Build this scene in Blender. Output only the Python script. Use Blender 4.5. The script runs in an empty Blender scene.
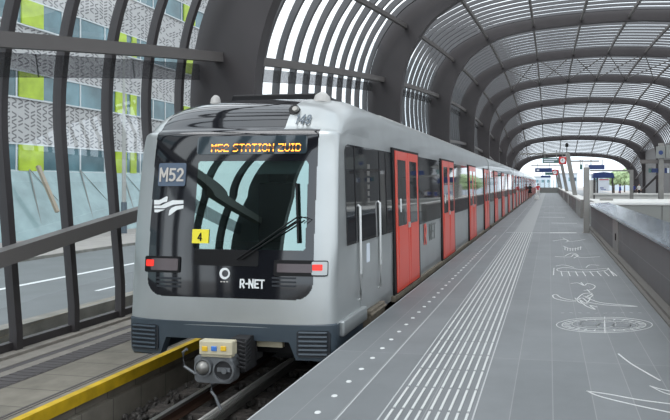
import bpy, bmesh, math, random
from mathutils import Vector, Matrix, noise
random.seed(7)
C = bpy.context.scene.collection
R = math.radians
# ------------------------------------------------------------------ camera (eye 1.75 m above the platform)
EYE = 1.75; FPX = 600.0; PX, PY = 450.0, 183.0
PSI = math.atan(99/600.0); cs, sn = math.cos(PSI), math.sin(PSI)
cam = bpy.data.cameras.new('camera'); co = bpy.data.objects.new('camera', cam); C.objects.link(co)
co.location = (0, 0, EYE); co.rotation_euler = (R(90), 0, PSI)
cam.lens = 36*FPX/670; cam.sensor_width = 36; cam.sensor_fit = 'HORIZONTAL'
cam.shift_x = -(PX-335)/670; cam.shift_y = (PY-210)/670
cam.clip_end = 2000; cam.clip_start = .05
bpy.context.scene.camera = co
def ray(x, y):
    a = (x-PX)/FPX; b = (PY-y)/FPX
    return Vector((a*cs-sn, a*sn+cs, b))
def atz(x, y, z=0.0):
    d = ray(x, y); t = (z-EYE)/d.z; return Vector((d.x*t, d.y*t, z))
def atY(x, y, Y):
    d = ray(x, y); t = Y/d.y; return Vector((d.x*t, Y, EYE+d.z*t))
def atX(x, y, X):
    d = ray(x, y); t = X/d.x; return Vector((X, d.y*t, EYE+d.z*t))
# ------------------------------------------------------------------ materials
def lin(c): return tuple((v/12.92 if v <= .04045 else ((v+.055)/1.055)**2.4) for v in c)
def mat(name, rgb, rough=.5, metal=0, spec=.5, noise_amt=0, nscale=6, bump=0, bscale=40, emit=None, estr=1, coat=0):
    m = bpy.data.materials.new(name); m.use_nodes = True
    nt = m.node_tree; b = nt.nodes['Principled BSDF']
    b.inputs['Base Color'].default_value = (*rgb, 1)
    b.inputs['Roughness'].default_value = rough; b.inputs['Metallic'].default_value = metal
    b.inputs['Specular IOR Level'].default_value = spec
    b.inputs['Coat Weight'].default_value = coat; b.inputs['Coat Roughness'].default_value = .03
    if emit:
        b.inputs['Emission Color'].default_value = (*emit, 1); b.inputs['Emission Strength'].default_value = estr
    if noise_amt or bump:
        tc = nt.nodes.new('ShaderNodeTexCoord')
    if noise_amt:
        n = nt.nodes.new('ShaderNodeTexNoise'); n.inputs['Scale'].default_value = nscale; n.inputs['Detail'].default_value = 6
        nt.links.new(tc.outputs['Object'], n.inputs['Vector'])
        r = nt.nodes.new('ShaderNodeMapRange'); r.inputs[1].default_value = .3; r.inputs[2].default_value = .7
        r.inputs[3].default_value = 1-noise_amt; r.inputs[4].default_value = 1+noise_amt
        nt.links.new(n.outputs['Fac'], r.inputs[0])
        mx = nt.nodes.new('ShaderNodeVectorMath'); mx.operation = 'SCALE'; mx.inputs[0].default_value = rgb
        nt.links.new(r.outputs[0], mx.inputs['Scale']); nt.links.new(mx.outputs[0], b.inputs['Base Color'])
    if bump:
        n2 = nt.nodes.new('ShaderNodeTexNoise'); n2.inputs['Scale'].default_value = bscale; n2.inputs['Detail'].default_value = 4
        nt.links.new(tc.outputs['Object'], n2.inputs['Vector'])
        bp = nt.nodes.new('ShaderNodeBump'); bp.inputs['Strength'].default_value = bump; bp.inputs['Distance'].default_value = .02
        nt.links.new(n2.outputs['Fac'], bp.inputs['Height']); nt.links.new(bp.outputs[0], b.inputs['Normal'])
    return m
def glass(name, tint, refl=.5, gtint=(1, 1, 1), rough=.0):
    m = bpy.data.materials.new(name); m.use_nodes = True; nt = m.node_tree; nt.nodes.clear()
    o = nt.nodes.new('ShaderNodeOutputMaterial'); mx = nt.nodes.new('ShaderNodeMixShader')
    t = nt.nodes.new('ShaderNodeBsdfTransparent'); t.inputs[0].default_value = (*tint, 1)
    g = nt.nodes.new('ShaderNodeBsdfGlossy'); g.inputs[0].default_value = (*gtint, 1); g.inputs['Roughness'].default_value = rough
    f = nt.nodes.new('ShaderNodeLayerWeight'); f.inputs[0].default_value = .25
    mr = nt.nodes.new('ShaderNodeMapRange'); mr.inputs[3].default_value = refl; mr.inputs[4].default_value = min(1, refl+.5)
    nt.links.new(f.outputs['Facing'], mr.inputs[0]); nt.links.new(mr.outputs[0], mx.inputs[0])
    nt.links.new(t.outputs[0], mx.inputs[1]); nt.links.new(g.outputs[0], mx.inputs[2]); nt.links.new(mx.outputs[0], o.inputs[0])
    return m
M = {}
M['rib'] = mat('dark_rib_paint', (.043, .038, .040), .5, noise_amt=.08, nscale=1.5)
M['slat'] = mat('grey_slat', (.085, .085, .09), .5)
M['purlin'] = mat('purlin_steel', (.13, .12, .115), .5)
M['silver'] = mat('train_silver', (.45, .475, .475), .3, metal=.62, noise_amt=.05, nscale=2, coat=.3)
M['roofsilver'] = mat('train_roof', (.42, .41, .39), .45, noise_amt=.1, nscale=3)
M['black'] = mat('gloss_black', (.008, .009, .012), .06, spec=.8, coat=.3)
M['matblack'] = mat('matt_black', (.005, .005, .006), .5, spec=.3)
M['skirt'] = mat('skirt_bluegrey', (.045, .062, .078), .42, noise_amt=.08, nscale=4)
M['red'] = mat('door_red', (.72, .075, .045), .3, coat=.2)
M['redlamp'] = mat('red_lens', (.8, .03, .02), .2, emit=(1, .05, .03), estr=.22)
M['lens'] = mat('dark_lens', (.10, .08, .085), .15)
M['chrome'] = mat('chrome', (.6, .61, .6), .35, metal=.5)
M['steel'] = mat('brushed_steel', (.26, .255, .24), .4, metal=.6, noise_amt=.08, nscale=3)
M['white'] = mat('white_paint', (.78, .79, .8), .5)
M['decal'] = mat('white_decal', (.75, .78, .78), .4)
M['chalk'] = mat('floor_marking', (.62, .63, .62), .7)
M['ridge'] = mat('ridge_white', (.50, .51, .50), .7)
M['chalk2'] = mat('worn_floor_marking', (.40, .41, .41), .8)
M['yellow'] = mat('sticker_yellow', (.85, .75, .05), .4)
M['yellowpaint'] = mat('edge_yellow', (.62, .40, .012), .6, noise_amt=.22, nscale=5)
M['plate'] = mat('plate_bluegrey', (.10, .135, .19), .25)
M['platetext'] = mat('plate_letters', (.55, .52, .48), .4)
M['text_dark'] = mat('number_grey', (.11, .14, .17), .4)
M['led'] = mat('led_amber', (.8, .25, .02), .5, emit=(1, .33, .03), estr=2.6)
M['leddim'] = mat('led_amber_dim', (.3, .1, .02), .5, emit=(1, .3, .03), estr=.07)
M['display'] = mat('display_pane', (.03, .045, .055), .05, spec=.9)
M['screen'] = glass('windscreen_glass', (.30, .42, .42), .42, (.62, .84, .80))
M['strip'] = glass('grey_strip_glass', (.66, .66, .67), .03, (.3, .3, .3), .6)
M['sideglass'] = mat('dark_side_glass', (.012, .015, .018), .04, spec=.9, coat=.2)
M['pane'] = glass('clear_pane', (.93, .96, .96), .02, (.9, .95, 1))
M['concrete'] = mat('concrete', (.24, .225, .20), .85, noise_amt=.25, nscale=3, bump=.3)
M['concrete_light'] = mat('pale_concrete', (.27, .245, .215), .85, noise_amt=.14, nscale=5, bump=.2)
M['grating'] = mat('cable_duct_grating', (.095, .085, .085), .7)
M['ballast'] = mat('ballast', (.075, .065, .058), .9, noise_amt=.5, nscale=14, bump=1, bscale=22)
M['stone'] = mat('ballast_stone', (.065, .06, .055), .9, noise_amt=.6, nscale=3)
M['rail'] = mat('rail_rust', (.09, .05, .035), .55, metal=.3)
M['railtop'] = mat('rail_head', (.35, .33, .32), .3, metal=.9)
M['duct'] = mat('pale_cable', (.62, .61, .58), .5)
M['cast'] = mat('coupler_casting', (.17, .18, .19), .45, metal=.4, noise_amt=.2, nscale=12)
M['hole'] = mat('coupler_recess', (.02, .02, .022), .7)
M['cream'] = mat('coupler_cream', (.55, .50, .36), .5)
M['cyellow'] = mat('coupler_yellow', (.8, .5, .03), .5)
M['cblue'] = mat('coupler_blue', (.06, .2, .6), .5)
M['sill'] = mat('door_sill', (.16, .135, .10), .7, noise_amt=.3, nscale=8)
M['asphalt'] = mat('asphalt', (.16, .17, .175), .85, noise_amt=.08, nscale=1)
M['paving'] = mat('pavement', (.36, .33, .31), .85, noise_amt=.1, nscale=1)
M['bwin'] = mat('building_glass', (.10, .19, .22), .08, spec=.7, noise_amt=.5, nscale=.35)
M['bframe'] = mat('window_frame', (.62, .65, .66), .5)
M['green'] = mat('lime_panel', (.42, .56, .035), .4, noise_amt=.25, nscale=.9)
M['plinthglass'] = mat('teal_plinth_glass', (.27, .37, .38), .12, noise_amt=.15, nscale=.9)
M['pole'] = mat('lamp_pole', (.42, .42, .40), .5)
M['tan'] = mat('tan_beam', (.36, .30, .23), .6)
M['blue'] = mat('sign_blue', (.02, .045, .16), .4)
M['dsign'] = mat('sign_dark_green', (.07, .16, .15), .4)
M['clockred'] = mat('clock_red', (.55, .03, .03), .4)
M['poster'] = mat('poster_white', (.72, .78, .85), .4)
M['panelgrey'] = mat('panel_grey', (.22, .23, .22), .45)
M['coping'] = mat('glossy_coping', (.13, .16, .19), .09, spec=.9, metal=.35, noise_amt=.5, nscale=2.5, bump=.25, bscale=3)  # colour mottling stands in for patchy reflections of the canopy
M['whitecap'] = mat('white_coping', (.62, .62, .59), .5)
M['skin'] = mat('skin', (.45, .27, .2), .6)
M['hair'] = mat('hair_dark', (.03, .02, .015), .7)
M['cblack'] = mat('cloth_black', (.015, .015, .018), .9)
M['cred'] = mat('cloth_red', (.5, .03, .04), .9)
M['cwhite'] = mat('cloth_white', (.7, .7, .68), .9)
M['cblu'] = mat('cloth_blue', (.03, .06, .3), .9)
M['cpurple'] = mat('cloth_purple', (.18, .07, .16), .9)
M['leaf'] = mat('leaves', (.30, .40, .22), .9, noise_amt=.5, nscale=1.2, bump=1, bscale=3)  # green is paled to put the distance haze into the colour
M['bark'] = mat('bark', (.08, .06, .045), .9)
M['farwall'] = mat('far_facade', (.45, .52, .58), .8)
M['seatfab'] = mat('cab_interior', (.02, .025, .028), .8)
M['grille'] = mat('grille_dark', (.018, .022, .028), .5)

def tile_floor():
    m = bpy.data.materials.new('platform_tiles'); m.use_nodes = True; nt = m.node_tree; b = nt.nodes['Principled BSDF']
    tc = nt.nodes.new('ShaderNodeTexCoord'); mp = nt.nodes.new('ShaderNodeMapping')
    nt.links.new(tc.outputs['Object'], mp.inputs[0])
    mp.inputs['Rotation'].default_value = (0, 0, R(90)); mp.inputs['Location'].default_value = (0, -.03, 0)
    br = nt.nodes.new('ShaderNodeTexBrick')
    br.inputs['Scale'].default_value = 1; br.inputs['Brick Width'].default_value = 3.0; br.inputs['Row Height'].default_value = .32
    br.inputs['Mortar Size'].default_value = .004; br.inputs['Mortar Smooth'].default_value = .1; br.offset = 0
    br.inputs['Color1'].default_value = (.155, .165, .17, 1); br.inputs['Color2'].default_value = (.175, .185, .19, 1); br.inputs['Mortar'].default_value = (.24, .245, .245, 1)
    nt.links.new(mp.outputs[0], br.inputs['Vector'])
    n = nt.nodes.new('ShaderNodeTexNoise'); n.inputs['Scale'].default_value = 1.1; n.inputs['Detail'].default_value = 8; n.inputs['Roughness'].default_value = .65
    nt.links.new(tc.outputs['Object'], n.inputs['Vector'])
    r = nt.nodes.new('ShaderNodeMapRange'); r.inputs[1].default_value = .25; r.inputs[2].default_value = .75; r.inputs[3].default_value = .88; r.inputs[4].default_value = 1.12
    nt.links.new(n.outputs['Fac'], r.inputs[0])
    mx = nt.nodes.new('ShaderNodeVectorMath'); mx.operation = 'SCALE'
    nt.links.new(br.outputs['Color'], mx.inputs[0]); nt.links.new(r.outputs[0], mx.inputs['Scale']); nt.links.new(mx.outputs[0], b.inputs['Base Color'])
    b.inputs['Roughness'].default_value = .55; b.inputs['Specular IOR Level'].default_value = .35
    return m
M['tiles'] = tile_floor()
def slab_mat(name, base, row, width, mortar):
    m = bpy.data.materials.new(name); m.use_nodes = True; nt = m.node_tree; b = nt.nodes['Principled BSDF']
    tc = nt.nodes.new('ShaderNodeTexCoord'); br = nt.nodes.new('ShaderNodeTexBrick'); br.offset = 0
    br.inputs['Scale'].default_value = 1; br.inputs['Brick Width'].default_value = width; br.inputs['Row Height'].default_value = row
    br.inputs['Mortar Size'].default_value = .008
    c = Vector(base); br.inputs['Color1'].default_value = (*c, 1); br.inputs['Color2'].default_value = (*(c*.85), 1); br.inputs['Mortar'].default_value = (*(c*mortar), 1)
    nt.links.new(tc.outputs['Object'], br.inputs['Vector'])
    n = nt.nodes.new('ShaderNodeTexNoise'); n.inputs['Scale'].default_value = 4; n.inputs['Detail'].default_value = 8
    nt.links.new(tc.outputs['Object'], n.inputs['Vector'])
    r = nt.nodes.new('ShaderNodeMapRange'); r.inputs[1].default_value = .3; r.inputs[2].default_value = .7; r.inputs[3].default_value = .82; r.inputs[4].default_value = 1.15
    nt.links.new(n.outputs['Fac'], r.inputs[0])
    mx = nt.nodes.new('ShaderNodeVectorMath'); mx.operation = 'SCALE'
    nt.links.new(br.outputs['Color'], mx.inputs[0]); nt.links.new(r.outputs[0], mx.inputs['Scale']); nt.links.new(mx.outputs[0], b.inputs['Base Color'])
    b.inputs['Roughness'].default_value = .85
    return m
M['walkway'] = slab_mat('walkway_slabs', (.235, .213, .175), .5, 2.4, .55)
def granite():
    m = bpy.data.materials.new('parapet_granite'); m.use_nodes = True; nt = m.node_tree; b = nt.nodes['Principled BSDF']
    tc = nt.nodes.new('ShaderNodeTexCoord'); sp = nt.nodes.new('ShaderNodeSeparateXYZ'); cb = nt.nodes.new('ShaderNodeCombineXYZ')
    nt.links.new(tc.outputs['Object'], sp.inputs[0]); nt.links.new(sp.outputs['Y'], cb.inputs['X']); nt.links.new(sp.outputs['Z'], cb.inputs['Y'])
    br = nt.nodes.new('ShaderNodeTexBrick'); br.offset = 0; br.inputs['Scale'].default_value = 1
    br.inputs['Brick Width'].default_value = 1.15; br.inputs['Row Height'].default_value = .42; br.inputs['Mortar Size'].default_value = .007
    br.inputs['Color1'].default_value = (.085, .085, .088, 1); br.inputs['Color2'].default_value = (.105, .103, .105, 1); br.inputs['Mortar'].default_value = (.17, .17, .17, 1)
    nt.links.new(cb.outputs[0], br.inputs['Vector']); nt.links.new(br.outputs['Color'], b.inputs['Base Color'])
    b.inputs['Roughness'].default_value = .45
    return m
M['granite'] = granite()
def facade():
    m = bpy.data.materials.new('patterned_cladding'); m.use_nodes = True; nt = m.node_tree; b = nt.nodes['Principled BSDF']
    tc = nt.nodes.new('ShaderNodeTexCoord'); sp = nt.nodes.new('ShaderNodeSeparateXYZ')
    nt.links.new(tc.outputs['Object'], sp.inputs[0])
    def mathn(op, a, bb=None):
        n = nt.nodes.new('ShaderNodeMath'); n.operation = op
        for i, v in enumerate((a, bb)):
            if v is None: continue
            if isinstance(v, (int, float)): n.inputs[i].default_value = v
            else: nt.links.new(v, n.inputs[i])
        return n.outputs[0]
    # short diagonal dashes that switch direction from one cell to the next
    cy = mathn('FLOOR', mathn('MULTIPLY', sp.outputs['Y'], 2.1)); cz = mathn('FLOOR', mathn('MULTIPLY', sp.outputs['Z'], 4.4))
    cc = nt.nodes.new('ShaderNodeCombineXYZ'); nt.links.new(cy, cc.inputs[0]); nt.links.new(cz, cc.inputs[1])
    wn = nt.nodes.new('ShaderNodeTexWhiteNoise'); nt.links.new(cc.outputs[0], wn.inputs['Vector'])
    sgn = mathn('SUBTRACT', mathn('MULTIPLY', mathn('GREATER_THAN', wn.outputs['Value'], .45), 2), 1)
    fr1 = mathn('SUBTRACT', mathn('FRACT', mathn('MULTIPLY', sp.outputs['Y'], 2.1)), .5)
    fr2 = mathn('SUBTRACT', mathn('FRACT', mathn('MULTIPLY', sp.outputs['Z'], 4.4)), .5)
    dd = mathn('ABSOLUTE', mathn('SUBTRACT', fr2, mathn('MULTIPLY', fr1, sgn)))
    dash = mathn('MULTIPLY', mathn('LESS_THAN', dd, .24), mathn('LESS_THAN', mathn('ABSOLUTE', fr1), .37))
    w2 = nt.nodes.new('ShaderNodeTexWhiteNoise'); vm = nt.nodes.new('ShaderNodeVectorMath'); vm.operation = 'ADD'; vm.inputs[1].default_value = (31.3, 11.7, 5)
    nt.links.new(cc.outputs[0], vm.inputs[0]); nt.links.new(vm.outputs[0], w2.inputs['Vector'])
    fac = mathn('MULTIPLY', dash, mathn('GREATER_THAN', w2.outputs['Value'], .22))
    mx = nt.nodes.new('ShaderNodeMix'); mx.data_type = 'RGBA'
    mx.inputs[6].default_value = (.50, .49, .485, 1); mx.inputs[7].default_value = (.17, .165, .17, 1)
    nt.links.new(fac, mx.inputs[0]); nt.links.new(mx.outputs[2], b.inputs['Base Color']); b.inputs['Roughness'].default_value = .7
    return m
M['facade'] = facade()
# ------------------------------------------------------------------ mesh helpers
class MB:
    def __init__(s): s.v = []; s.f = []; s.m = []
    def add(s, vs, fs, mi=0):
        o = len(s.v); s.v += [tuple(v) for v in vs]; s.f += [tuple(i+o for i in f) for f in fs]; s.m += [mi]*len(fs); return s
    def box(s, x0, x1, y0, y1, z0, z1, mi=0):
        return s.add([(x0, y0, z0), (x1, y0, z0), (x1, y1, z0), (x0, y1, z0), (x0, y0, z1), (x1, y0, z1), (x1, y1, z1), (x0, y1, z1)],
                     [(0, 3, 2, 1), (4, 5, 6, 7), (0, 1, 5, 4), (1, 2, 6, 5), (2, 3, 7, 6), (3, 0, 4, 7)], mi)
    def bar(s, p, q, w, h, up=(0, 0, 1), mi=0):
        p = Vector(p); q = Vector(q); d = (q-p).normalized(); u = Vector(up)
        a = d.cross(u)
        if a.length < 1e-4: a = d.cross(Vector((0, 1, 0)))
        a.normalize(); b = a.cross(d).normalized(); a = a*w/2; b = b*h/2
        vs = [p-a-b, p+a-b, p+a+b, p-a+b, q-a-b, q+a-b, q+a+b, q-a+b]
        return s.add(vs, [(0, 1, 2, 3), (7, 6, 5, 4), (0, 4, 5, 1), (1, 5, 6, 2), (2, 6, 7, 3), (3, 7, 4, 0)], mi)
    def tube(s, pts, r, n=10, mi=0):
        pts = [Vector(p) for p in pts]; rings = []
        rr = r if isinstance(r, (list, tuple)) else [r]*len(pts)
        vs = []
        for i, p in enumerate(pts):
            d = (pts[min(i+1, len(pts)-1)]-pts[max(i-1, 0)]).normalized()
            a = d.cross(Vector((0, 0, 1)))
            if a.length < 1e-3: a = d.cross(Vector((0, 1, 0)))
            a.normalize(); b = a.cross(d)
            vs += [p+a*rr[i]*math.cos(2*math.pi*k/n)+b*rr[i]*math.sin(2*math.pi*k/n) for k in range(n)]
        fs = []
        for i in range(len(pts)-1):
            for k in range(n):
                k2 = (k+1) % n; fs.append((i*n+k, (i+1)*n+k, (i+1)*n+k2, i*n+k2))
        fs.append(tuple(range(n))); fs.append(tuple(reversed(range((len(pts)-1)*n, len(pts)*n))))
        return s.add(vs, fs, mi)
    def prism(s, poly, fn, t0, t1, mi=0):
        n = len(poly); vs = [fn(a, b, t0) for a, b in poly]+[fn(a, b, t1) for a, b in poly]
        fs = [tuple(range(n)), tuple(reversed(range(n, 2*n)))]+[(i, i+n, (i+1) % n+n, (i+1) % n) for i in range(n)]
        return s.add(vs, fs, mi)
    def build(s, name, mats, parent=None, smooth=None, bevel=0):
        me = bpy.data.meshes.new(name); me.from_pydata([tuple(v) for v in s.v], [], s.f)
        for m in (mats if isinstance(mats, (list, tuple)) else [mats]): me.materials.append(m)
        if len(me.materials) > 1: me.polygons.foreach_set('material_index', s.m)
        bm = bmesh.new(); bm.from_mesh(me); bmesh.ops.recalc_face_normals(bm, faces=bm.faces); bm.to_mesh(me); bm.free()
        if smooth:
            me.polygons.foreach_set('use_smooth', [True]*len(me.polygons)); me.set_sharp_from_angle(angle=R(smooth))
        o = bpy.data.objects.new(name, me); C.objects.link(o)
        if parent:
            o.parent = parent
            if any(abs(c) > 0 for c in parent.location) : o.matrix_parent_inverse = Matrix.Translation(-Vector(wloc(parent)))
            elif parent.parent: o.matrix_parent_inverse = Matrix.Translation(-Vector(wloc(parent)))
        if bevel:
            b = o.modifiers.new('bevel', 'BEVEL'); b.width = bevel; b.segments = 2; b.limit_method = 'ANGLE'
        return o
def wloc(o):
    # parents built here are never rotated at build time; meshes live in world coordinates
    if o.type == 'EMPTY': return o.location
    return (0, 0, 0)
def tag(o, label=None, cat=None, group=None, kind=None):
    if label: o['label'] = label
    if cat: o['category'] = cat
    if group: o['group'] = group
    if kind: o['kind'] = kind
    return o
def thing(name, label, cat, loc=(0, 0, 0), group=None):
    o = bpy.data.objects.new(name, None); C.objects.link(o); o.location = loc; o.empty_display_size = .2
    return tag(o, label, cat, group)
def arc(cx, cy, rx, ry, a0, a1, n=10): return [(cx+rx*math.cos(R(a0+(a1-a0)*k/n)), cy+ry*math.sin(R(a0+(a1-a0)*k/n))) for k in range(n+1)]
STK = {'M': (.74, [[(.06, 0), (.06, 1), (.37, .35), (.68, 1), (.68, 0)]]), '5': (.58, [[(.52, .94), (.12, .94), (.10, .55)]+arc(.24, .32, .26, .27, 125, -130)]),
 '2': (.58, [arc(.28, .70, .22, .25, 165, -35)+[(.06, .05), (.54, .05)]]), '1': (.40, [[(.08, .80), (.24, .96), (.24, 0)]]), '4': (.62, [[(.44, 0), (.44, .97), (.06, .28), (.58, .28)]]),
 '8': (.58, [arc(.28, .73, .18, .22, 0, 360, 16), arc(.28, .27, .22, .26, 0, 360, 16)]), 'R': (.62, [[(.06, 0), (.06, .95), (.34, .95)]+arc(.34, .70, .17, .25, 90, -90, 8)+[(.06, .45)], [(.30, .45), (.53, 0)]]),
 '-': (.30, [[(.04, .48), (.24, .48)]]), 'N': (.66, [[(.06, 0), (.06, .98), (.56, .02), (.56, 1)]]), 'E': (.56, [[(.52, .95), (.06, .95), (.06, .05), (.52, .05)], [(.06, .5), (.44, .5)]]), 'T': (.60, [[(.02, .94), (.56, .94)], [(.29, .94), (.29, 0)]])}
def stroke_text(txt, h, name, fn, m, parent, wd=.13, thick=.004):
    tot = sum(STK[c][0]+.1 for c in txt)-.1; x0 = -tot*h/2; out = []
    for c in txt:
        mb = MB()
        for ln in STK[c][1]:
            P = [Vector((x0+a*h, (b-.5)*h, 0)) for a, b in ln]; q = []
            for a, b in zip(P, P[1:]):
                n = max(1, int((b-a).length/(h*.12))); q += [a.lerp(b, k/n) for k in range(n)]
            q.append(P[-1])
            for a, b in zip(q, q[1:]):
                d = b-a
                if d.length < 1e-6: continue
                d.normalize(); n = Vector((-d.y, d.x, 0))*wd*h/2; e = d*wd*h*.35
                lo = [a-n-e, b-n+e, b+n+e, a+n-e]
                mb.add([fn(v.x, v.y, 0) for v in lo]+[fn(v.x, v.y, thick+.00012*(len(mb.f)//6)) for v in lo], [(0, 1, 2, 3), (4, 5, 6, 7), (0, 1, 5, 4), (1, 2, 6, 5), (2, 3, 7, 6), (3, 0, 4, 7)])
        out.append(mb.build(name, m, parent)); x0 += (STK[c][0]+.1)*h
    return out
def rrect(x0, x1, z0, z1, r, n=6):
    p = []
    for cx, cz, a0 in ((x1-r, z1-r, 0), (x0+r, z1-r, 90), (x0+r, z0+r, 180), (x1-r, z0+r, 270)):
        for k in range(n+1):
            a = R(a0+90*k/n); p.append((cx+r*math.cos(a), cz+r*math.sin(a)))
    return p
def lerp(a, b, t): return a+(b-a)*t
def pl(pts, x):
    if x <= pts[0][0]: return pts[0][1]
    for (a, b), (c, d) in zip(pts, pts[1:]):
        if x <= c: return b+(d-b)*(x-a)/(c-a)
    return pts[-1][1]
# ================================================================== SETTING
PE = -2.2                                    # platform edge
fl = MB()
fl.box(PE, 2.25, -4, 150, -.22, 0); fl.box(2.25, 6.5, 25.9, 150, -.22, 0); fl.box(6.5, 11, -4, 150, -.22, 0)
fl = tag(fl.build('floor', M['tiles']), kind='structure')
w = MB(); w.box(PE+.12, PE+.3, -4, 150, -1.5, -.22); tag(w.build('wall_platform_edge', M['concrete']), kind='structure')
w = MB(); w.box(10.7, 10.88, -4, 150, -1.5, -.22); tag(w.build('wall_right_platform_edge', M['concrete']), kind='structure')
# edge line nosing: slightly lighter strip
e = MB(); e.box(PE, PE+.012, -4, 150, -.1, .002); tag(e.build('trim_1', M['chalk2']), kind='structure')
# ground, road, pavement
g = MB(); g.box(-400, 400, -60, 600, -2.4, -2.2); tag(g.build('ground', M['paving']), kind='structure')
g = MB(); g.box(-23.5, -8.75, -40, 160, -2.2, -1.8); tag(g.build('road', M['asphalt']), kind='structure')
g = MB(); g.box(-50, -23.5, -40, 160, -2.2, -1.68); tag(g.build('pavement', M['paving']), kind='structure')
g = MB(); g.box(-23.56, -23.4, -40, 160, -1.8, -1.66); tag(g.build('trim_2', M['concrete']), kind='structure')
g = MB(); g.box(-18.2, -17.95, -40, 160, -1.8, -1.795); tag(g.build('road_line', M['white']), kind='structure')
for k in range(8):
    y0 = 17.6+(k-2)*7.5; g = MB(); g.box(-14.78, -14.62, y0, y0+1.3, -1.8, -1.795); tag(g.build('road_dash', M['white']), kind='structure')
# track bed
WZ = -.61
g = MB(); g.box(-5.2, PE+.12, -4, 150, -1.5, -1.16); tag(g.build('track_bed', M['ballast']), kind='structure')
g = MB(); g.box(10.88, 15.3, -4, 150, -1.5, -1.16); tag(g.build('track_bed', M['ballast']), kind='structure')
# left walkway with yellow edge, cable duct and kerb
g = MB(); g.box(-6.55, -5.28, -6, 150, -1.5, WZ); g.box(-5.28, -5.2, -6, 150, -1.5, -.86)
tag(g.build('walkway', M['walkway']), kind='structure')
g = MB(); g.box(-5.29, -5.19, -6, 150, WZ-.13, WZ+.004); tag(g.build('trim_3', M['yellowpaint']), kind='structure')
g = MB(); g.box(-5.45, -5.42, -6, 150, WZ, WZ+.006); g.box(-5.38, -5.37, -6, 150, WZ, WZ+.006); tag(g.build('trim_4', M['grating']), kind='structure')
g = MB(); g.box(-6.72, -6.55, -6, 150, -1.5, WZ+.01); g.box(-7.1, -6.82, -6, 150, -1.5, WZ+.02); g.box(-7.7, -7.1, -6, 150, -2.2, WZ+.06)
tag(g.build('walkway_kerb', M['concrete_light']), kind='structure')
dt = thing('cable_duct', 'dark grating of the cable duct running along the walkway left of the train', 'drain', (-6.6, 4, WZ))
g = MB()
for k in range(230):
    y = 3.2+k*.11; g.box(-6.545, -6.22, y, y+.055, WZ-.01, WZ+.012)
g.box(-6.56, -6.2, 3.1, 60, WZ-.02, WZ+.006)
tag(g.build('grate', M['grating'], dt), kind='stuff')
g = MB(); g.box(-6.83, -6.71, 3.1, 60, WZ-.02, WZ+.012); g.build('slot_cover', M['grating'], dt)
# parapet between canopy glass and road
g = MB(); g.box(-8.75, -8.45, -20, 120, -2.2, -.55); tag(g.build('wall_road_parapet', M['concrete']), kind='structure')

# ------------------------------------------------------------------ canopy
def z3(Y): return 6.15-.0017*(Y-57)**2+EYE
IN = [(-6.15, -4), (-6.17, -2.4), (-6.15, -1), (-6.05, 0), (-5.8, .9), (-5.45, 1.55), (-4.7, 2.5), (-3.2, 3.42), (-1.5, 3.85), (.5, 4.05), (3, 4.2)]
OUT = [(-7.33, -4), (-7.48, -2.4), (-7.6, -1), (-7.5, .1), (-7.25, 1.0), (-6.75, 2.05), (-5.9, 3.05), (-4.1, 3.98), (-2.2, 4.45), (.2, 4.75), (3, 4.9)]
def full(P, top): return P+[(4.35, top)]+[(8.7-x, z) for x, z in reversed(P)]
IN = full(IN, 4.22); OUT = full(OUT, 4.92)
def cr(P, n=5):
    o = []
    for i in range(len(P)-1):
        p0 = P[max(i-1, 0)]; p1 = P[i]; p2 = P[i+1]; p3 = P[min(i+2, len(P)-1)]
        for k in range(n):
            t = k/n
            o.append(tuple(.5*((2*b)+(c-a)*t+(2*a-5*b+4*c-d)*t*t+(-a+3*b-3*c+d)*t**3) for a, b, c, d in zip(p0, p1, p2, p3)))
    o.append(P[-1]); return o
INs, OUTs = cr(IN), cr(OUT); NS = len(INs); MID = NS//2
def section(Y, f):
    """points of the canopy section at Y; f = 0 outer skin, 1 inner edge. Runs from the left foot to the right foot."""
    b = z3(Y); F = f if callable(f) else (lambda z: f)
    pts = [(lerp(o[0], i[0], F(o[1])), lerp(o[1], i[1], F(o[1]))+b) for i, o in zip(INs, OUTs)]
    zl, zr_ = WZ, 0.0
    L = [p for p in pts[:MID] if p[1] > zl+.15]; Rr = [p for p in pts[MID:] if p[1] > zr_+.15]
    k0 = MID-len(L)
    L = [(L[0][0]+(0 if k0 == 0 else .02), zl)]+L; Rr = Rr+[(Rr[-1][0], zr_)]
    return L+Rr
def swept(Y0, Y1, f0, f1, grid=None):
    b = z3((Y0+Y1)/2); Yc = (Y0+Y1)/2
    a = section(Yc, f0); c = section(Yc, f1)
    if len(a) != len(c):                     # different clip: resample to the shorter
        n = min(len(a), len(c)); a = a[:1]+a[len(a)-n+1:] if len(a) > n else a; c = c[:1]+c[len(c)-n+1:] if len(c) > n else c
    m = MB(); n = len(a)
    vs = []
    for (p, q) in zip(a, c): vs += [(p[0], Y0, p[1]), (p[0], Y1, p[1]), (q[0], Y1, q[1]), (q[0], Y0, q[1])]
    fs = []
    for i in range(n-1):
        for k in range(4):
            k2 = (k+1) % 4; fs.append((i*4+k, i*4+k2, (i+1)*4+k2, (i+1)*4+k))
    fs.append((0, 1, 2, 3)); fs.append(tuple((n-1)*4+k for k in range(4)))
    m.add(vs, fs); return m
RY = [11.8+12.7*k for k in range(-1, 9)]
ORD = ['first', 'second', 'third', 'fourth', 'fifth', 'sixth', 'seventh', 'eighth', 'ninth', 'tenth']
for i, Y in enumerate(RY):
    m = swept(Y, Y+.32, 0, 1)
    lab = 'dark grey steel arch of the canopy standing beside the front end of the train' if i == 1 else (
        'dark grey steel canopy arch, the low one at the open far end' if i == 9 else
        'dark grey steel canopy arch above the viewer, mirrored in the windscreen' if i == 0 else 'dark grey steel canopy arch, %s one counted from the train front' % ORD[i-1])
    tag(m.build('canopy_arch', M['rib'], smooth=30), lab, 'arch', 'steel arches of the station canopy')
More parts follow.
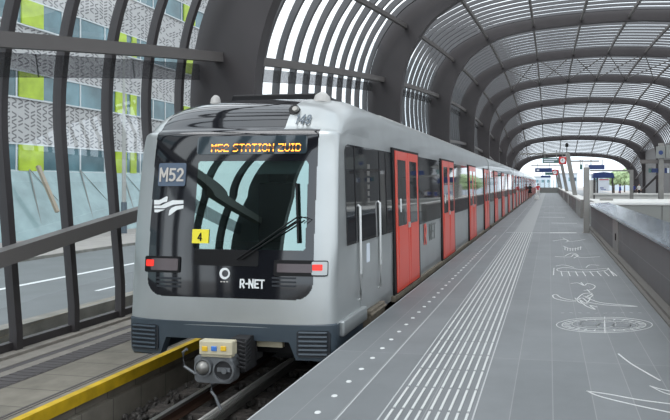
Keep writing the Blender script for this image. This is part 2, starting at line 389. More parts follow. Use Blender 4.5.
def curvept(Y, X=None, zr=None, f=.5):
    pts = [(lerp(o[0], i[0], f), lerp(o[1], i[1], f)) for i, o in zip(INs, OUTs)]
    if zr is not None:
        if zr < -4: return (lerp(OUT[0][0], IN[0][0], f), zr+z3(Y))
        for a, b in zip(pts, pts[1:]):
            if a[1] <= zr <= b[1]: t = (zr-a[1])/(b[1]-a[1]); return (lerp(a[0], b[0], t), zr+z3(Y))
    for a, b in zip(pts[20:], pts[21:]):
        if a[0] <= X <= b[0]: t = (X-a[0])/(b[0]-a[0]); return (X, lerp(a[1], b[1], t)+z3(Y))
for i in range(len(RY)-1):
    Y0, Y1 = RY[i]+.32, RY[i+1]
    bay = thing('canopy_bay', ('glazed canopy bay with road and offices behind, left of the train front' if i == 0 else
          'canopy bay of tall bright gaps between dark slats above the train front' if i == 1 else
          'louvred canopy bay between the %s and %s steel arches from the train front' % (ORD[i-1], ORD[i])), 'canopy', (4.35, Y0, 0), 'louvred canopy bays between the arches')
    for k in range(12):
        ys = (Y1-.47-.1-(11-k)*1.02) if i == 0 else Y0+.45+k*1.02
        if i == 0: ys = 8.18+(k-8)*1.02
        s = swept(ys, ys+(.10 if i == 0 else .11), 0, lambda z: (.10 if i == 0 else .125)+.10*min(max((z-1.2)/3.0, 0), 1)).build('slat', M['slat'] if i else M['rib'], bay, smooth=30)
    # purlins
    for X, zr, f, sz in [(None, -2.8, .4, (.2, .2)), (None, 0, .4, (.2, .2)), (None, 2.2, .45, (.14, .16))]:
        for side in (0, 1):
            if side and zr < 0: continue
            m = MB(); N = 6; last = None
            for q in range(N+1):
                Y = lerp(Y0, Y1, q/N); x, z = curvept(Y, zr=zr, f=f)
                if side: x = 8.7-x
                p = (x, Y, z)
                if last: m.bar(last, p, sz[0], sz[1])
                last = p
            m.build('purlin', M['purlin'], bay)
    for X in (-3.8, -.95, 1.95, 4.75, 7.6, 10.35, 12.6):
        m = MB(); last = None
        for q in range(7):
            Y = lerp(Y0, Y1, q/6); x, z = curvept(Y, X=X, f=.6); p = (x, Y, z)
            if last: m.bar(last, p, .13, .17)
            last = p
        m.build('purlin', M['purlin'], bay)
    if i in (4,):
        m = MB()
        for X in (-3.8, -.95, 1.95, 4.75, 7.6):
            a = curvept(Y0, X=X, f=.6); b = curvept(Y1, X=X+2.8, f=.6); m.tube([(a[0], Y0, a[1]), (b[0], Y1, b[1])], .045, 6)
            a = curvept(Y1, X=X, f=.6); b = curvept(Y0, X=X+2.8, f=.6); m.tube([(a[0], Y1, a[1]), (b[0], Y0, b[1])], .045, 6)
        m.build('cross_bracing', M['purlin'], bay)
    # glass skin of the left wall and bottom frame
    m = MB(); N = 12; zs = [(-4.0)+k*.5 for k in range(12)]
    vs = []; 
    for q in range(N+1):
        Y = lerp(Y0, Y1, q/N)
        row = [(OUT[0][0]+.06, Y, WZ+.2)]
        for zr in zs:
            x, z = curvept(Y, zr=zr, f=.05); row.append((x, Y, max(z, WZ+.21)))
        vs += row
    n = len(zs)+1
    fs = [(q*n+k, (q+1)*n+k, (q+1)*n+k+1, q*n+k+1) for q in range(N) for k in range(n-1)]
    if i < 4: m.add(vs, fs).build('glass_pane', M['pane'], bay, smooth=40)
    m = MB(); m.box(-7.38, -7.27, Y0, Y1, WZ+.05, WZ+.17); m.build('bottom_frame', M['rib'], bay)
    m = MB(); last = None
    for q in range(7):
        Y = lerp(Y0, Y1, q/6); x, z = curvept(Y, zr=-.3, f=.12); p = (x, Y, z)
        if last: m.bar(last, p, .03, .34)
        last = p
    m.build('blind_strip', M['strip'], bay)

# ================================================================== METRO TRAIN
CX = -3.67
train = thing('metro_train', 'silver and red metro train with black glossy cab front standing at the platform', 'train', (CX, 6.5, -.9))
def hw(z): return pl([(-.3, 1.285), (0, 1.295), (1.0, 1.29), (2.2, 1.255), (2.35, 1.245)], z)
ZE = 2.36
PROF = [(0, 6.40, .10, 6.60, .10), (.12, 6.42, .45, 6.62, .45), (.3, 6.46, 1.0, 6.64, 1.0), (.5, 6.52, 1.6, 6.68, 1.6), (.66, 6.61, 2.32, 6.78, 2.27),
        (.72, 6.69, 2.42, 6.88, 2.31), (.78, 6.80, 2.56, 6.98, 2.34), (.85, 6.98, 2.71, 7.15, ZE), (.92, 7.35, 2.84, 7.4, ZE), (1.0, 7.9, 2.91, 7.9, ZE)]
def prof(v):
    v = min(max(v, 0), 1)
    for i, (a, b) in enumerate(zip(PROF, PROF[1:])):
        if v <= b[0]:
            t = (v-a[0])/(b[0]-a[0])
            p0 = PROF[max(i-1, 0)]; p3 = PROF[min(i+2, len(PROF)-1)]; out = []
            for k in range(1, 5):
                m0 = (b[k]-p0[k])/(b[0]-p0[0])*(b[0]-a[0]); m1 = (p3[k]-a[k])/(p3[0]-a[0])*(b[0]-a[0])
                h = (2*t**3-3*t*t+1)*a[k]+(t**3-2*t*t+t)*m0+(-2*t**3+3*t*t)*b[k]+(t**3-t*t)*m1
                out.append(h)
            return out
    return PROF[-1][1:]
def wfun(u, n=4.5):
    u = min(abs(u), 1); return 1-(1-u**n)**(1/n)
def wroof(u): return wfun(u, 3.5)
def S(u, v):
    Yc, zc, Ye, ze = prof(v)
    k = min(max((v-.62)/.25, 0), 1); w_ = lerp(wfun(u), wroof(u), k)
    z = lerp(zc, ze, w_); Y = lerp(Yc, Ye, w_)
    return Vector((CX+u*hw(ze), Y, z))
def front(dx, z, off=0.0):
    """point on the cab front at lateral offset dx and height z"""
    lo, hi = 0, .72
    for _ in range(24):
        mid = (lo+hi)/2; u = dx/hw(min(z, 2.3)); s_ = S(max(-1, min(1, u)), mid)
        if s_.z < z: lo = mid
        else: hi = mid
    s_ = S(max(-1, min(1, dx/hw(min(z, 2.3)))), lo)
    return Vector((CX+dx, s_.y-off, z))
def fpx(x, y):
    Y = 6.5
    for _ in range(8):
        p = atY(x, y, Y); Y = front(max(-1.25, min(1.25, p.x-CX)), max(.1, min(2.1, p.z))).y
    return p.x-CX, p.z
NU, NV = 260, 300
us = [math.sin(math.pi/2*(-1+2*i/NU)) for i in range(NU+1)]
vsn = [j/NV for j in range(NV+1)]
G = [[S(u, v) for u in us] for v in vsn]
MW = 1.035
ws0 = fpx(193, 249); ws1 = fpx(309, 160.5)
ds0 = fpx(197, 154.5); ds1 = fpx(307, 135)
def in_rr(x, z, x0, x1, z0, z1, r):
    if not (x0 < x < x1 and z0 < z < z1): return False
    dx = max(x0+r-x, x-(x1-r), 0); dz = max(z0+r-z, z-(z1-r), 0)
    return dx*dx+dz*dz <= r*r
def region(p, v):
    dx = p.x-CX; z = p.z
    if v < .64 and in_rr(dx, z, ws0[0], ws1[0], ws0[1], ws1[1], .05): return 'windscreen'
    if z > .42 and abs(dx) < MW:
        if not in_rr(dx, z, -MW, MW, .425, 9, .2): return 'shell'
        if z > 2.385 and dx > .59: return 'shell'
        if p.y > 7.55: return 'shell'
        return 'mask'
    return 'shell'
parts = {'windscreen': MB(), 'mask': MB(), 'shell': MB()}
idx = {k: {} for k in parts}
for j in range(NV):
    for i in range(NU):
        c = (G[j][i]+G[j+1][i+1]+G[j][i+1]+G[j+1][i])/4
        rg = region(c, (vsn[j]+vsn[j+1])/2); mb = parts[rg]; dct = idx[rg]; f = []
        for (a, b) in ((j, i), (j, i+1), (j+1, i+1), (j+1, i)):
            if (a, b) not in dct: dct[(a, b)] = len(mb.v); mb.v.append(tuple(G[a][b]))
            f.append(dct[(a, b)])
        mb.f.append(tuple(f)); mb.m.append(0)
# sides of the cab between the nose and Y = 7.9
sh = parts['shell']
for sgn in (-1, 1):
    col = [Vector((CX+sgn*hw(prof(v)[3]), prof(v)[2], prof(v)[3])) for v in vsn if v <= .86]
    vs = []; 
    for p in col: vs += [p, Vector((p.x, 7.9, p.z))]
    sh.add(vs, [(2*i, 2*i+1, 2*i+3, 2*i+2) for i in range(len(col)-1)])
sh.build('cab_shell', M['silver'], train, smooth=35)
mask = parts['mask'].build('front_mask', M['black'], train, smooth=35); tag(mask, 'glossy black front mask curving over the cab roof')
wsn = parts['windscreen'].build('windscreen', M['screen'], train, smooth=35); tag(wsn, 'teal tinted windscreen')
# cab interior seen through the glass
m = MB(); m.box(CX-1.1, CX+1.1, 8.15, 8.2, .3, 2.3); m.box(CX-1.15, CX+1.15, 6.75, 8.2, .3, .34); m.box(CX-1.2, CX-1.16, 6.8, 8.2, .3, 2.2); m.box(CX+1.16, CX+1.2, 6.8, 8.2, .3, 2.2); m.box(CX-1.1, CX+1.1, 6.95, 8.2, 2.28, 2.32)
m.build('cab_interior', M['seatfab'], train)
m = MB(); m.prism([(6.62, .9), (6.66, .98), (7.0, 1.02), (7.12, .92), (7.12, .5), (6.62, .5)], lambda a, b, t: (t, a, b), CX-1.05, CX+1.05); m.build('dashboard', M['matblack'], train)
m = MB(); m.box(CX-.2, CX+.3, 7.55, 7.7, .7, 1.75); m.box(CX-.2, CX+.3, 7.2, 7.7, .65, .78); m.box(CX-.08, CX+.18, 7.57, 7.68, 1.76, 1.95); m.build('driver_seat', M['matblack'], train, bevel=.03)
vz = fpx(200, 174)[1]; 
def fpanel(x0, x1, z0, z1, r, off, thick, nx=14):
    m = MB(); vs = []; xs = [lerp(x0, x1, .5-.5*math.cos(math.pi*k/nx)) for k in range(nx+1)]
    for x in xs:
        e = max(x0+r-x, x-(x1-r), 0); cut = r-math.sqrt(max(r*r-e*e, 0)) if r > 0 else 0
        a, b = z0+cut, z1-cut
        if b-a < 1e-4: a, b = (a+b)/2-5e-5, (a+b)/2+5e-5
        vs += [front(x, a, off), front(x, b, off), front(x, b, off+thick), front(x, a, off+thick)]
    fs = []
    for i in range(nx):
        for k in range(4):
            k2 = (k+1) % 4; fs.append((i*4+k, i*4+k2, (i+1)*4+k2, (i+1)*4+k))
    fs += [(0, 1, 2, 3), tuple(nx*4+k for k in range(4))]
    m.add(vs, fs); return m
def fpp(px0, py0, px1, py1, r, off, thick):           # rectangle given by two photo corners
    a = fpx(px0, py1); b = fpx(px1, py0); return fpanel(a[0], b[0], a[1], b[1], r, off, thick)
visor = fpanel(ws0[0]+.03, ws1[0]-.03, vz, ws1[1]-.01, .01, -.09, .01).build('sun_visor', mat('visor_grey', (.36, .34, .33), .7), train)
disp = fpanel(ds0[0], ds1[0], ds0[1], ds1[1], .03, .004, .006).build('destination_display', M['display'], train)
# dot matrix letters
F57 = {'M': ['10001', '11011', '10101', '10101', '10001', '10001', '10001'], '5': ['11111', '10000', '11110', '00001', '00001', '10001', '01110'],
 '2': ['01110', '10001', '00001', '00110', '01000', '10000', '11111'], 'S': ['01111', '10000', '10000', '01110', '00001', '00001', '11110'],
 'T': ['11111', '00100', '00100', '00100', '00100', '00100', '00100'], 'A': ['01110', '10001', '10001', '11111', '10001', '10001', '10001'],
 'I': ['111', '010', '010', '010', '010', '010', '111'], 'O': ['01110', '10001', '10001', '10001', '10001', '10001', '01110'],
 'N': ['10001', '11001', '10101', '10011', '10001', '10001', '10001'], 'Z': ['11111', '00001', '00010', '00100', '01000', '10000', '11111'],
 'U': ['10001', '10001', '10001', '10001', '10001', '10001', '01110'], 'D': ['11110', '10001', '10001', '10001', '10001', '10001', '11110'], ' ': ['00', '00', '00', '00', '00', '00', '00']}
l0 = fpx(211.5, 152); l1 = fpx(301, 143.2)
txt = 'M52 STATION ZUID'; wtot = sum(len(F57[c][0])+1 for c in txt)-1
px_ = (l1[0]-l0[0])/wtot; pz_ = (l1[1]-l0[1])/7
cxp = l0[0]
for ch in txt:
    gl = F57[ch]; a, b = MB(), MB()
    for r_ in range(7):
        for q in range(len(gl[0])):
            if gl[r_][q] == '1':
                x = cxp+(q+.5)*px_; z = l1[1]-(r_+.5)*pz_; mb = a if r_ in (0, 1, 5, 6) else b
                h = .42
                mb.add([front(x-px_*h, z-pz_*h, .013), front(x+px_*h, z-pz_*h, .013), front(x+px_*h, z+pz_*h, .013), front(x-px_*h, z+pz_*h, .013)], [(0, 1, 2, 3)])
    cxp += (len(gl[0])+1)*px_
    if ch != ' ':
        n0 = len(a.v); a.v += b.v; a.f += [tuple(i+n0 for i in f) for f in b.f]; a.m += [1]*len(b.f); a.build('led_letter', [M['led'], M['leddim']], disp)
# head and tail lamps
for (p0, p1, lens, red) in (((145.5, 256.5), (181, 271.5), (152, 258.5, 179, 269.5), (147.3, 259.3, 155.2, 265.6)),
                            ((274, 260.5), (328.6, 275.7), (277.5, 264, 313, 272), (313, 264.3, 323.2, 270.4))):
    right = p0[0] > 200
    hs = fpp(p0[0], p0[1], p1[0], p1[1], .02, .002, .012).build('lamp_housing', M['matblack'], train)
    if right:
        q = fpp(312, 261.5, 328.2, 275, .015, .006, .012).build('lamp_bezel', M['silver'], hs)
    fpp(*lens, .01, .012, .008).build('lamp_lens', M['lens'], hs)
    fpp(*red, .01, .014, .01).build('tail_light', M['redlamp'], hs)
# vents, lower hatch
for x0 in (157, 272):
    for k in range(3):
        fpp(x0, 277.5+k*4, x0+24, 278.6+k*4, .002, .001, .006).build('vent_slit', M['grille'], train)
fpp(194, 250.5, 259, 265, .02, .002, .006).build('wiper_hatch', M['matblack'], train)
# lettering and emblems
def ffn(px, py, lift=.006):
    o = fpx(px, py)
    return lambda a, b, t: front(o[0]+a, o[1]+b, lift+t)
pt = fpp(158.5, 163, 187, 186, .02, .004, .01); pt = pt.build('line_number_plate', M['plate'], train)
stroke_text('M52', .15, 'plate_letter', ffn(172.6, 174.7, .018), M['platetext'], pt, .16)
def flogo(pts):
    m = MB(); P = [fpx(*p) for p in pts]; n = len(P)
    m.add([front(x, z, .007) for x, z in P], [tuple(range(n))]); return m
sw = [[(154.5, 200), (160, 200), (167, 196.2), (168.3, 197), (167.5, 201.5), (163, 202.6), (160, 204.5), (154.5, 204.5)], [(168.5, 202), (173, 200.2), (183.8, 200.2), (183.8, 203.7), (173.5, 204.6), (165, 208.2), (154.5, 208.2), (154.5, 205.6), (161.5, 205.4)],
      [(154.8, 209.4), (165.5, 209.4), (158, 212.4), (154.8, 212.2)], [(172, 207.8), (176, 206), (184, 204.9), (183.6, 208.3), (177, 210), (171, 214.8), (168.8, 215.5), (169.8, 210.2)]]
for s_ in sw: flogo(s_).build('operator_emblem', M['decal'], train)
st = fpp(192.3, 229.3, 209.5, 243, .004, .008, .003).build('sticker', M['yellow'], train); tag(st, 'yellow sticker with a black numeral 4')
stroke_text('4', .088, 'numeral', ffn(200.5, 236.6, .013), M['matblack'], st, .15)
o = fpx(225, 273.4); m = MB(); n = 28; ro, ri = .066, .04
m.add([front(o[0]+ro*math.cos(2*math.pi*k/n), o[1]+ro*math.sin(2*math.pi*k/n), .008) for k in range(n)]+[front(o[0]+.006+ri*math.cos(2*math.pi*k/n), o[1]+ri*math.sin(2*math.pi*k/n), .008) for k in range(n)],
      [(k, (k+1) % n, (k+1) % n+n, k+n) for k in range(n)]); m.build('round_emblem', M['decal'], train)
m = MB()
for k in range(3): m.add([front(o[0]-.05+.018*k*2, o[1]-.1, .008), front(o[0]-.025+.018*k*2, o[1]-.1, .008), front(o[0]-.025+.018*k*2, o[1]-.088, .008), front(o[0]-.05+.018*k*2, o[1]-.088, .008)], [(0, 1, 2, 3)])
m.build('emblem_caption', M['platetext'], train)
stroke_text('R-NET', .095, 'front_letter', ffn(252.5, 283.6), M['decal'], train, .19)
# fleet number on the roof panel
def roofpt(a, b, t):
    # find surface point near photo position (301,121)
    u = (U148+a)/1.26; v = V148+b*.5
    return S(u, v)+Vector((0, -.012-t, .012+t))
U148 = .80; V148 = .757
stroke_text('148', .105, 'fleet_numeral', roofpt, M['text_dark'], train, .13)
# round camera pod, horn domes, roof gear
pod = S(.66/1.26, .81)
m = MB(); m.tube([pod+Vector((-.02, .1, -.03)), pod+Vector((-.02, -.03, .02))], .065, 18); m.build('camera_pod', M['matblack'], train, smooth=40)
m = MB(); m.tube([pod+Vector((-.0, -.03, .02)), pod+Vector((-.0, -.055, .028))], [.045, .03], 16); m.build('camera_lens', M['steel'], train, smooth=40)
for dx in (-.74, .78):
    b = S(dx/1.26, .93); m = MB(); m.tube([b+Vector((0, -.02, -.05)), b+Vector((0, .0, .04)), b+Vector((0, .02, .075)), b+Vector((0, .03, .09))], [.12, .10, .06, .012] if dx > 0 else [.07, .06, .04, .01], 16); m.build('horn_dome', M['roofsilver'], train, smooth=50)
m = MB(); m.prism([(-.72, 2.80), (-.66, 2.97), (.62, 2.97), (.74, 2.80)], lambda a, b, t: (CX+a, t, b), 7.72, 10.4); m.build('roof_equipment', M['matblack'], train, bevel=.02)
# wipers
def F3(px, py, off): a = fpx(px, py); return front(a[0], a[1], off)
m = MB(); m.tube([F3(238, 259, .03), F3(300, 216.5, .07)], .009, 8); m.tube([F3(243, 259, .03), F3(303, 219.5, .07)], .009, 8)
wa = m.build('wiper_arm', M['matblack'], train, smooth=40)
m = MB(); m.bar(F3(299.5, 243, .04), F3(297.6, 183, .035), .018, .03); m.tube([F3(298, 217, .05), F3(304, 216, .09), F3(311, 219, .07), F3(306, 223, .05)], .006, 6); m.build('wiper_blade', M['matblack'], wa)
# skirt with two grilles
def sky(dx): return 6.40+.20*wfun(dx/1.30, 5)
def skirt_grid(x0, x1, zf0, zf1, nx=30, nz=6):
    m = MB(); xs = [lerp(x0, x1, .5-.5*math.cos(math.pi*k/nx)) for k in range(nx+1)]; vs = []
    for x in xs:
        for j in range(nz+1):
            z = lerp(zf0(x), zf1(x), j/nz); vs.append((CX+x, sky(x)+.04*(z-.2)**2, z))
        for j in range(nz, -1, -1):
            z = lerp(zf0(x), zf1(x), j/nz); vs.append((CX+x, max(sky(x)+.12, 6.5), z))
    k = 2*(nz+1); fs = []
    for i in range(nx):
        for j in range(k): fs.append((i*k+j, i*k+(j+1) % k, (i+1)*k+(j+1) % k, (i+1)*k+j))
    fs += [tuple(range(k)), tuple(nx*k+j for j in range(k))]
    m.add(vs, fs); return m
def sk_lo(x):
    ax = abs(x)
    if ax > .86: return -.255+max(0, ax-1.23)*.8
    if ax > .78: return lerp(-.06, -.255, min(1, (ax-.78)/.05))
    return -.055
m = skirt_grid(-1.297, 1.297, sk_lo, lambda x: .14, nx=80); sk = m.build('front_skirt', M['skirt'], train, smooth=40)
# silver lip / shoulder between shell and skirt
m = MB(); vs = []
N = 60
for i in range(N+1):
    x = -1.297+2.594*(.5-.5*math.cos(math.pi*i/N))
    vs += [(CX+x, sky(x), .14), (CX+x*.985, sky(x)+.03, .19), (CX+x*.97, lerp(6.42, 6.62, wfun(x/1.30))+.0, .24), (CX+x*.9, 6.9, .24), (CX+x*.9, 6.9, .1)]
fs = [(i*5+k, i*5+k+1, (i+1)*5+k+1, (i+1)*5+k) for i in range(N) for k in range(4)]
m.add(vs, fs).build('skirt_shoulder', M['skirt'], train, smooth=50)
for sx in (-1, 1):
    x0, x1 = sx*1.05-.19, sx*1.05+.19
    gm = MB(); poly = rrect(x0, x1, -.215, .085, .04)
    gm.prism(poly, lambda a, b, t: (CX+a, sky(a)+t, b), -.012, .02); gg = gm.build('grille', M['grille'], sk)
    gm = MB()
    for k in range(6):
        z = -.185+k*.049
        gm.prism([(-.014, z-.013), (-.032, z+.0), (-.026, z+.018), (-.008, z+.014)], lambda a, b, t: (CX+t, sky(t)+a, b), x0+.03, x1-.03)
    gm.build('grille', M['skirt'], sk)
# side skirt of the cab, step and guards
for a_, b_ in ((1.0, 1.28), (-1.28, -1.0)):
    m = MB(); m.box(CX+a_, CX+b_, 6.5, 7.55, -.3, .12); m.build('side_skirt', M['skirt'], train, bevel=.03)
m = MB(); m.box(CX+1.2, CX+1.35, 6.6, 7.5, -.02, .16); m.build('cab_sill', M['silver'], train, bevel=.02)
m = MB(); m.box(CX+1.2, CX+1.36, 7.6, 8.3, -.16, .07); m.box(CX+1.2, CX+1.39, 7.6, 8.3, .0, .03); m.build('cab_step', M['sill'], train, bevel=.01)
# ---- carriage bodies
CAR0 = 7.9; PITCH = 17.3; YE = [7.9]
doorY = []
ends = []
for c in range(6):
    base = 6.52+PITCH*c
    ends.append((base+.35 if c else 7.9, base+PITCH-.35))
    for k in (2.6, 6.88, 11.38, 15.78-.6): doorY.append((base+k, c))
doorY = [(9.12+PITCH*c+d, c) for c in range(6) for d in (0, 4.2, 8.8, 13.1)]
ends = [(7.9 if c == 0 else 6.3+PITCH*c+.95, 6.3+PITCH*(c+1)+.4) for c in range(6)]
def body_section():
    pts = [(CX+hw(z), z) for z in (-.05, .3, .8, 1.3, 1.8, 2.2, ZE)]
    n = 22
    for k in range(1, n):
        u = math.cos(math.pi*k/n); u = math.copysign(abs(u)**.6, u); pts.append((CX+u*hw(ZE), lerp(2.91, ZE, wroof(u))))
    pts += [(CX-hw(z), z) for z in (ZE, 2.2, 1.8, 1.3, .8, .3, -.05)]
    return pts
SEC = body_section()
for c, (y0, y1) in enumerate(ends):
    m = MB(); m.prism(SEC, lambda a, b, t: (a, t, b), y0, y1)
    m.build('carriage_body', M['silver'], train, smooth=30)
    m = MB(); m.prism([(-1.1, 2.6), (-.98, 2.84), (-.5, 2.93), (.5, 2.93), (.98, 2.84), (1.1, 2.6)], lambda a, b, t: (CX+a, t, b), y0+(1.5 if c == 0 else 0), y1)
    m.build('roof_cover', M['roofsilver'], train, smooth=40)
    if c < 5:
        m = MB(); m.box(CX-1.1, CX+1.1, y1, y1+.56, .05, 2.6); m.build('gangway_bellows', M['matblack'], train)
    m = MB(); m.box(CX-1.15, CX+1.15, y0+.2, y1-.2, -.75, -.05); m.build('underframe', M['matblack'], train)
    m = MB(); m.box(CX+hw(0)-.01, CX+hw(0)+.055, max(y0, 8.9), y1, -.07, .012); m.build('door_sill', M['sill'], train)
def side_panel(y0, y1, z0, z1, r, off, th, sgn=1):
    m = MB(); poly = rrect(y0, y1, z0, z1, r) if r else [(y0, z0), (y1, z0), (y1, z1), (y0, z1)]
    # subdivide in height so the panel follows the leaning side
    m.prism(poly, lambda a, b, t: (CX+sgn*(hw(b)+t), a, b), off, off+th); return m
# dark window band pieces between doors + glossy glazing
def glaz(y0, y1):
    side_panel(y0, y1, .98, 2.24, .0, .002, .01).build('side_window', M['sideglass'], train)
for c in range(6):
    ds = sorted(y for y, k in doorY if k == c)
    y0, y1 = ends[c]
    prev = None
    for y in ds:
        if prev is not None: glaz(prev+1.72+.03, y-.14)
        prev = y
    glaz(prev+1.75, y1-.15)
    if c: glaz(y0+.1, ds[0]-.14)
    for sy in (ds[0]-.12,):
        pass
    side_panel(y0+.1, y1-.1, .98, 2.24, 0, .002, .01, -1).build('side_window', M['sideglass'], train)
# cab side window
cw = MB().prism([(6.86, 1.0), (8.98, 1.0), (8.98, 2.22)]+rrect(6.86, 8.98, 1.0, 2.22, .12)[7:14], lambda a, b, t: (CX+hw(b)+t, a, b), .003, .011).build('cab_side_window', M['sideglass'], train)
for yy in (7.18, 8.28, 8.62): side_panel(yy, yy+.035, 1.02, 2.2, 0, .011, .004).build('window_divider', M['matblack'], cw)
dr = side_panel(7.36, 8.22, .08, .97, 0, .002, .004).build('cab_door', M['silver'], train)
for yy, za in ((7.30, 1.47), (8.20, 1.49)):
    m = MB(); x = CX+hw(1)
    m.tube([(x, yy, .27), (x+.035, yy, .29), (x+.035, yy, .6), (x+.02, yy, za-.02), (x-.01, yy, za)], .02, 10); m.build('cab_handrail', M['chrome'], train, smooth=50)
side_panel(7.62, 7.76, .70, .95, .01, .007, .003).build('notice', M['poster'], train)
m = MB()
for k in range(9): m.box(CX+hw(1.5)-.0, CX+hw(1.5)+.012, 7.72, 7.80, 1.22+k*.09, 1.28+k*.09)
m.build('ventilation_slots', M['steel'], cw)
def leaf(y0, y1, first):
    # one leaf with an opening for its window
    m = MB(); z0, z1 = .03, 2.26; a0, a1, w0, w1 = y0+.12, y1-.12, 1.06, 2.12; x = lambda z, t: CX+hw(z)+t
    for (ya, yb, za, zb) in ((y0, a0, z0, z1), (a1, y1, z0, z1), (a0, a1, z0, w0), (a0, a1, w1, z1)):
        m.prism([(ya, za), (yb, za), (yb, zb), (ya, zb)], lambda a, b, t: (x(b, t), a, b), .02, .046)
    return m, (a0, a1, w0, w1)
for (y, c) in sorted(doorY):
    m = MB(); z0, z1 = -.0, 2.30
    m.prism([(y-.13, z0), (y+1.74, z0), (y+1.74, z1), (y-.13, z1)], lambda a, b, t: (CX+hw(b)+t, a, b), -.02, .035)
    d = m.build('doorway', M['matblack'], train)
    for k in range(2):
        ya = y+k*.81+(.0 if k == 0 else .01); lm, wr = leaf(ya, ya+.80, k == 0)
        lf = lm.build('door_leaf', M['red'], d, bevel=.004 if y < 30 else 0)
        side_panel(wr[0], wr[1], wr[2], wr[3], .03, .034, .004).build('door_window', M['sideglass'], d)
    if y < 20:
        m = MB(); m.box(CX+hw(1)+.04, CX+hw(1)+.056, y+.76, y+.86, 1.0, 1.09); m.build('door_button', M['chrome'], d)
        side_panel(y+.24, y+.33, 1.28, 1.5, .03, .039, .003).build('door_sticker', M['decal'], d)
# side lettering
sp_ = atX(424, 234, CX+1.33)
stroke_text('R', .36, 'side_letter', lambda a, b, t: (CX+hw(.6)+.006+t, 11.43+a, .76+b), M['red'], train, .2)
stroke_text('NET', .32, 'side_letter', lambda a, b, t: (CX+hw(.6)+.006+t, 12.16+a, .76+b), M['panelgrey'], train, .13)
# wheels / bogie hint under the cab
for yb in (8.9, 11.0):
    for sx in (-1, 1):
        m = MB(); m.tube([(CX+sx*.66, yb, -.55), (CX+sx*.80, yb, -.55)], .40, 24); m.build('wheel', M['rail'], train, smooth=40)
m = MB(); m.box(CX-.12, CX+.12, 6.6, 9, -.5, -.3); m.box(CX+.1, CX+.75, 6.75, 6.9, -.28, -.12); m.build('drawbar', M['matblack'], train)
m = MB(); m.box(CX+.30, CX+.62, 6.55, 6.6, -.16, -.03); m.build('underframe_bracket', M['cream'], train)
# coupler
cy = 6.02; cl = lambda px, py: atY(px, py, cy)
c0, c1 = cl(194, 382.5), cl(232.5, 357)
cast = MB(); cast.prism(rrect(c0.x, c1.x, c0.z, c1.z, .06), lambda a, b, t: (a, t, b), cy, cy+.16)
cast.box((c0.x+c1.x)/2-.1, (c0.x+c1.x)/2+.14, cy+.12, 6.9, c0.z+.05, c1.z-.06)
cp = cast.build('coupler', M['cast'], train, bevel=.012)
def ringmb(cx_, cz, ro, ri, y0, y1, n=28):
    m = MB(); vs = []
    for k in range(n):
        a = 2*math.pi*k/n
        for r_, y in ((ro, y0), (ri, y0), (ri, y1), (ro, y1)): vs.append((cx_+r_*math.cos(a), y, cz+r_*math.sin(a)))
    m.add(vs, [(k*4+j, k*4+(j+1) % 4, ((k+1) % n)*4+(j+1) % 4, ((k+1) % n)*4+j) for k in range(n) for j in range(4)]); return m
ca, cb = cl(205, 366.5), cl(224.5, 370)
ringmb(ca.x, ca.z, .10, .082, cy-.05, cy+.01).build('coupler_ring', M['cast'], cp, smooth=40)
ringmb(cb.x, cb.z, .125, .105, cy-.03, cy+.01).build('coupler_ring', M['cast'], cp, smooth=40)
m = MB(); m.tube([(cb.x, cy-.008, cb.z), (cb.x, cy-.002, cb.z)], .106, 28); m.build('coupler_funnel', M['hole'], cp)
m = MB(); m.tube([(ca.x, cy+.02, ca.z), (ca.x, cy-.06, ca.z), (ca.x, cy-.10, ca.z)], [.085, .07, .03], 24); m.build('coupler_cone', M['steel'], cp, smooth=50)
m = MB(); m.box(cb.x-.07, cb.x+.08, cy-.03, cy-.012, cb.z-.012, cb.z+.03); m.tube([(cb.x+.02, cy-.01, cb.z), (cb.x+.02, cy-.05, cb.z)], .03, 12); m.build('coupler_hook', M['cast'], cp)
e0, e1 = cl(201, 353.5), cl(234, 341)
m = MB(); m.box(e0.x, e1.x, cy-.04, cy+.07, e0.z, e1.z); m.box(e0.x+.01, e1.x-.02, cy-.02, cy+.06, e0.z-.03, e0.z)
eb = m.build('electric_head', M['cream'], cp, bevel=.012); tag(eb, 'cream electrical box with yellow and blue caps')
for px0, mm_ in ((207, 'cyellow'), (216.2, 'cblue'), (225.6, 'cyellow')):
    q = cl(px0, 347.6); m = MB(); m.box(q.x-.032, q.x+.032, cy-.052, cy-.038, q.z-.026, q.z+.026); m.build('contact_cap', M[mm_], cp, bevel=.006)
m = MB(); m.box(e1.x-.16, e1.x+.03, cy+.2, cy+.45, c0.z+.08, e1.z-.03)
for k in range(7): m.tube([(e1.x-.02+.03*(k % 2), cy+.1, e1.z-.03-k*.045), (e1.x+.07, cy+.1, e1.z-.05-k*.045), (e1.x+.03, cy+.3, e1.z-.02-k*.045)], .014, 6)
m.build('coupler_cables', M['hole'], cp)
hk = [cl(212, 383), cl(211, 391), cl(215, 396), cl(221, 410)]
m = MB(); m.tube(hk, .016, 8); m.build('uncoupling_lever', M['cast'], cp, smooth=50)
m = MB(); m.tube([cl(196, 374), cl(184, 366), cl(183, 352), cl(187, 349)], .016, 8); m.build('air_hose', M['cast'], cp, smooth=50)

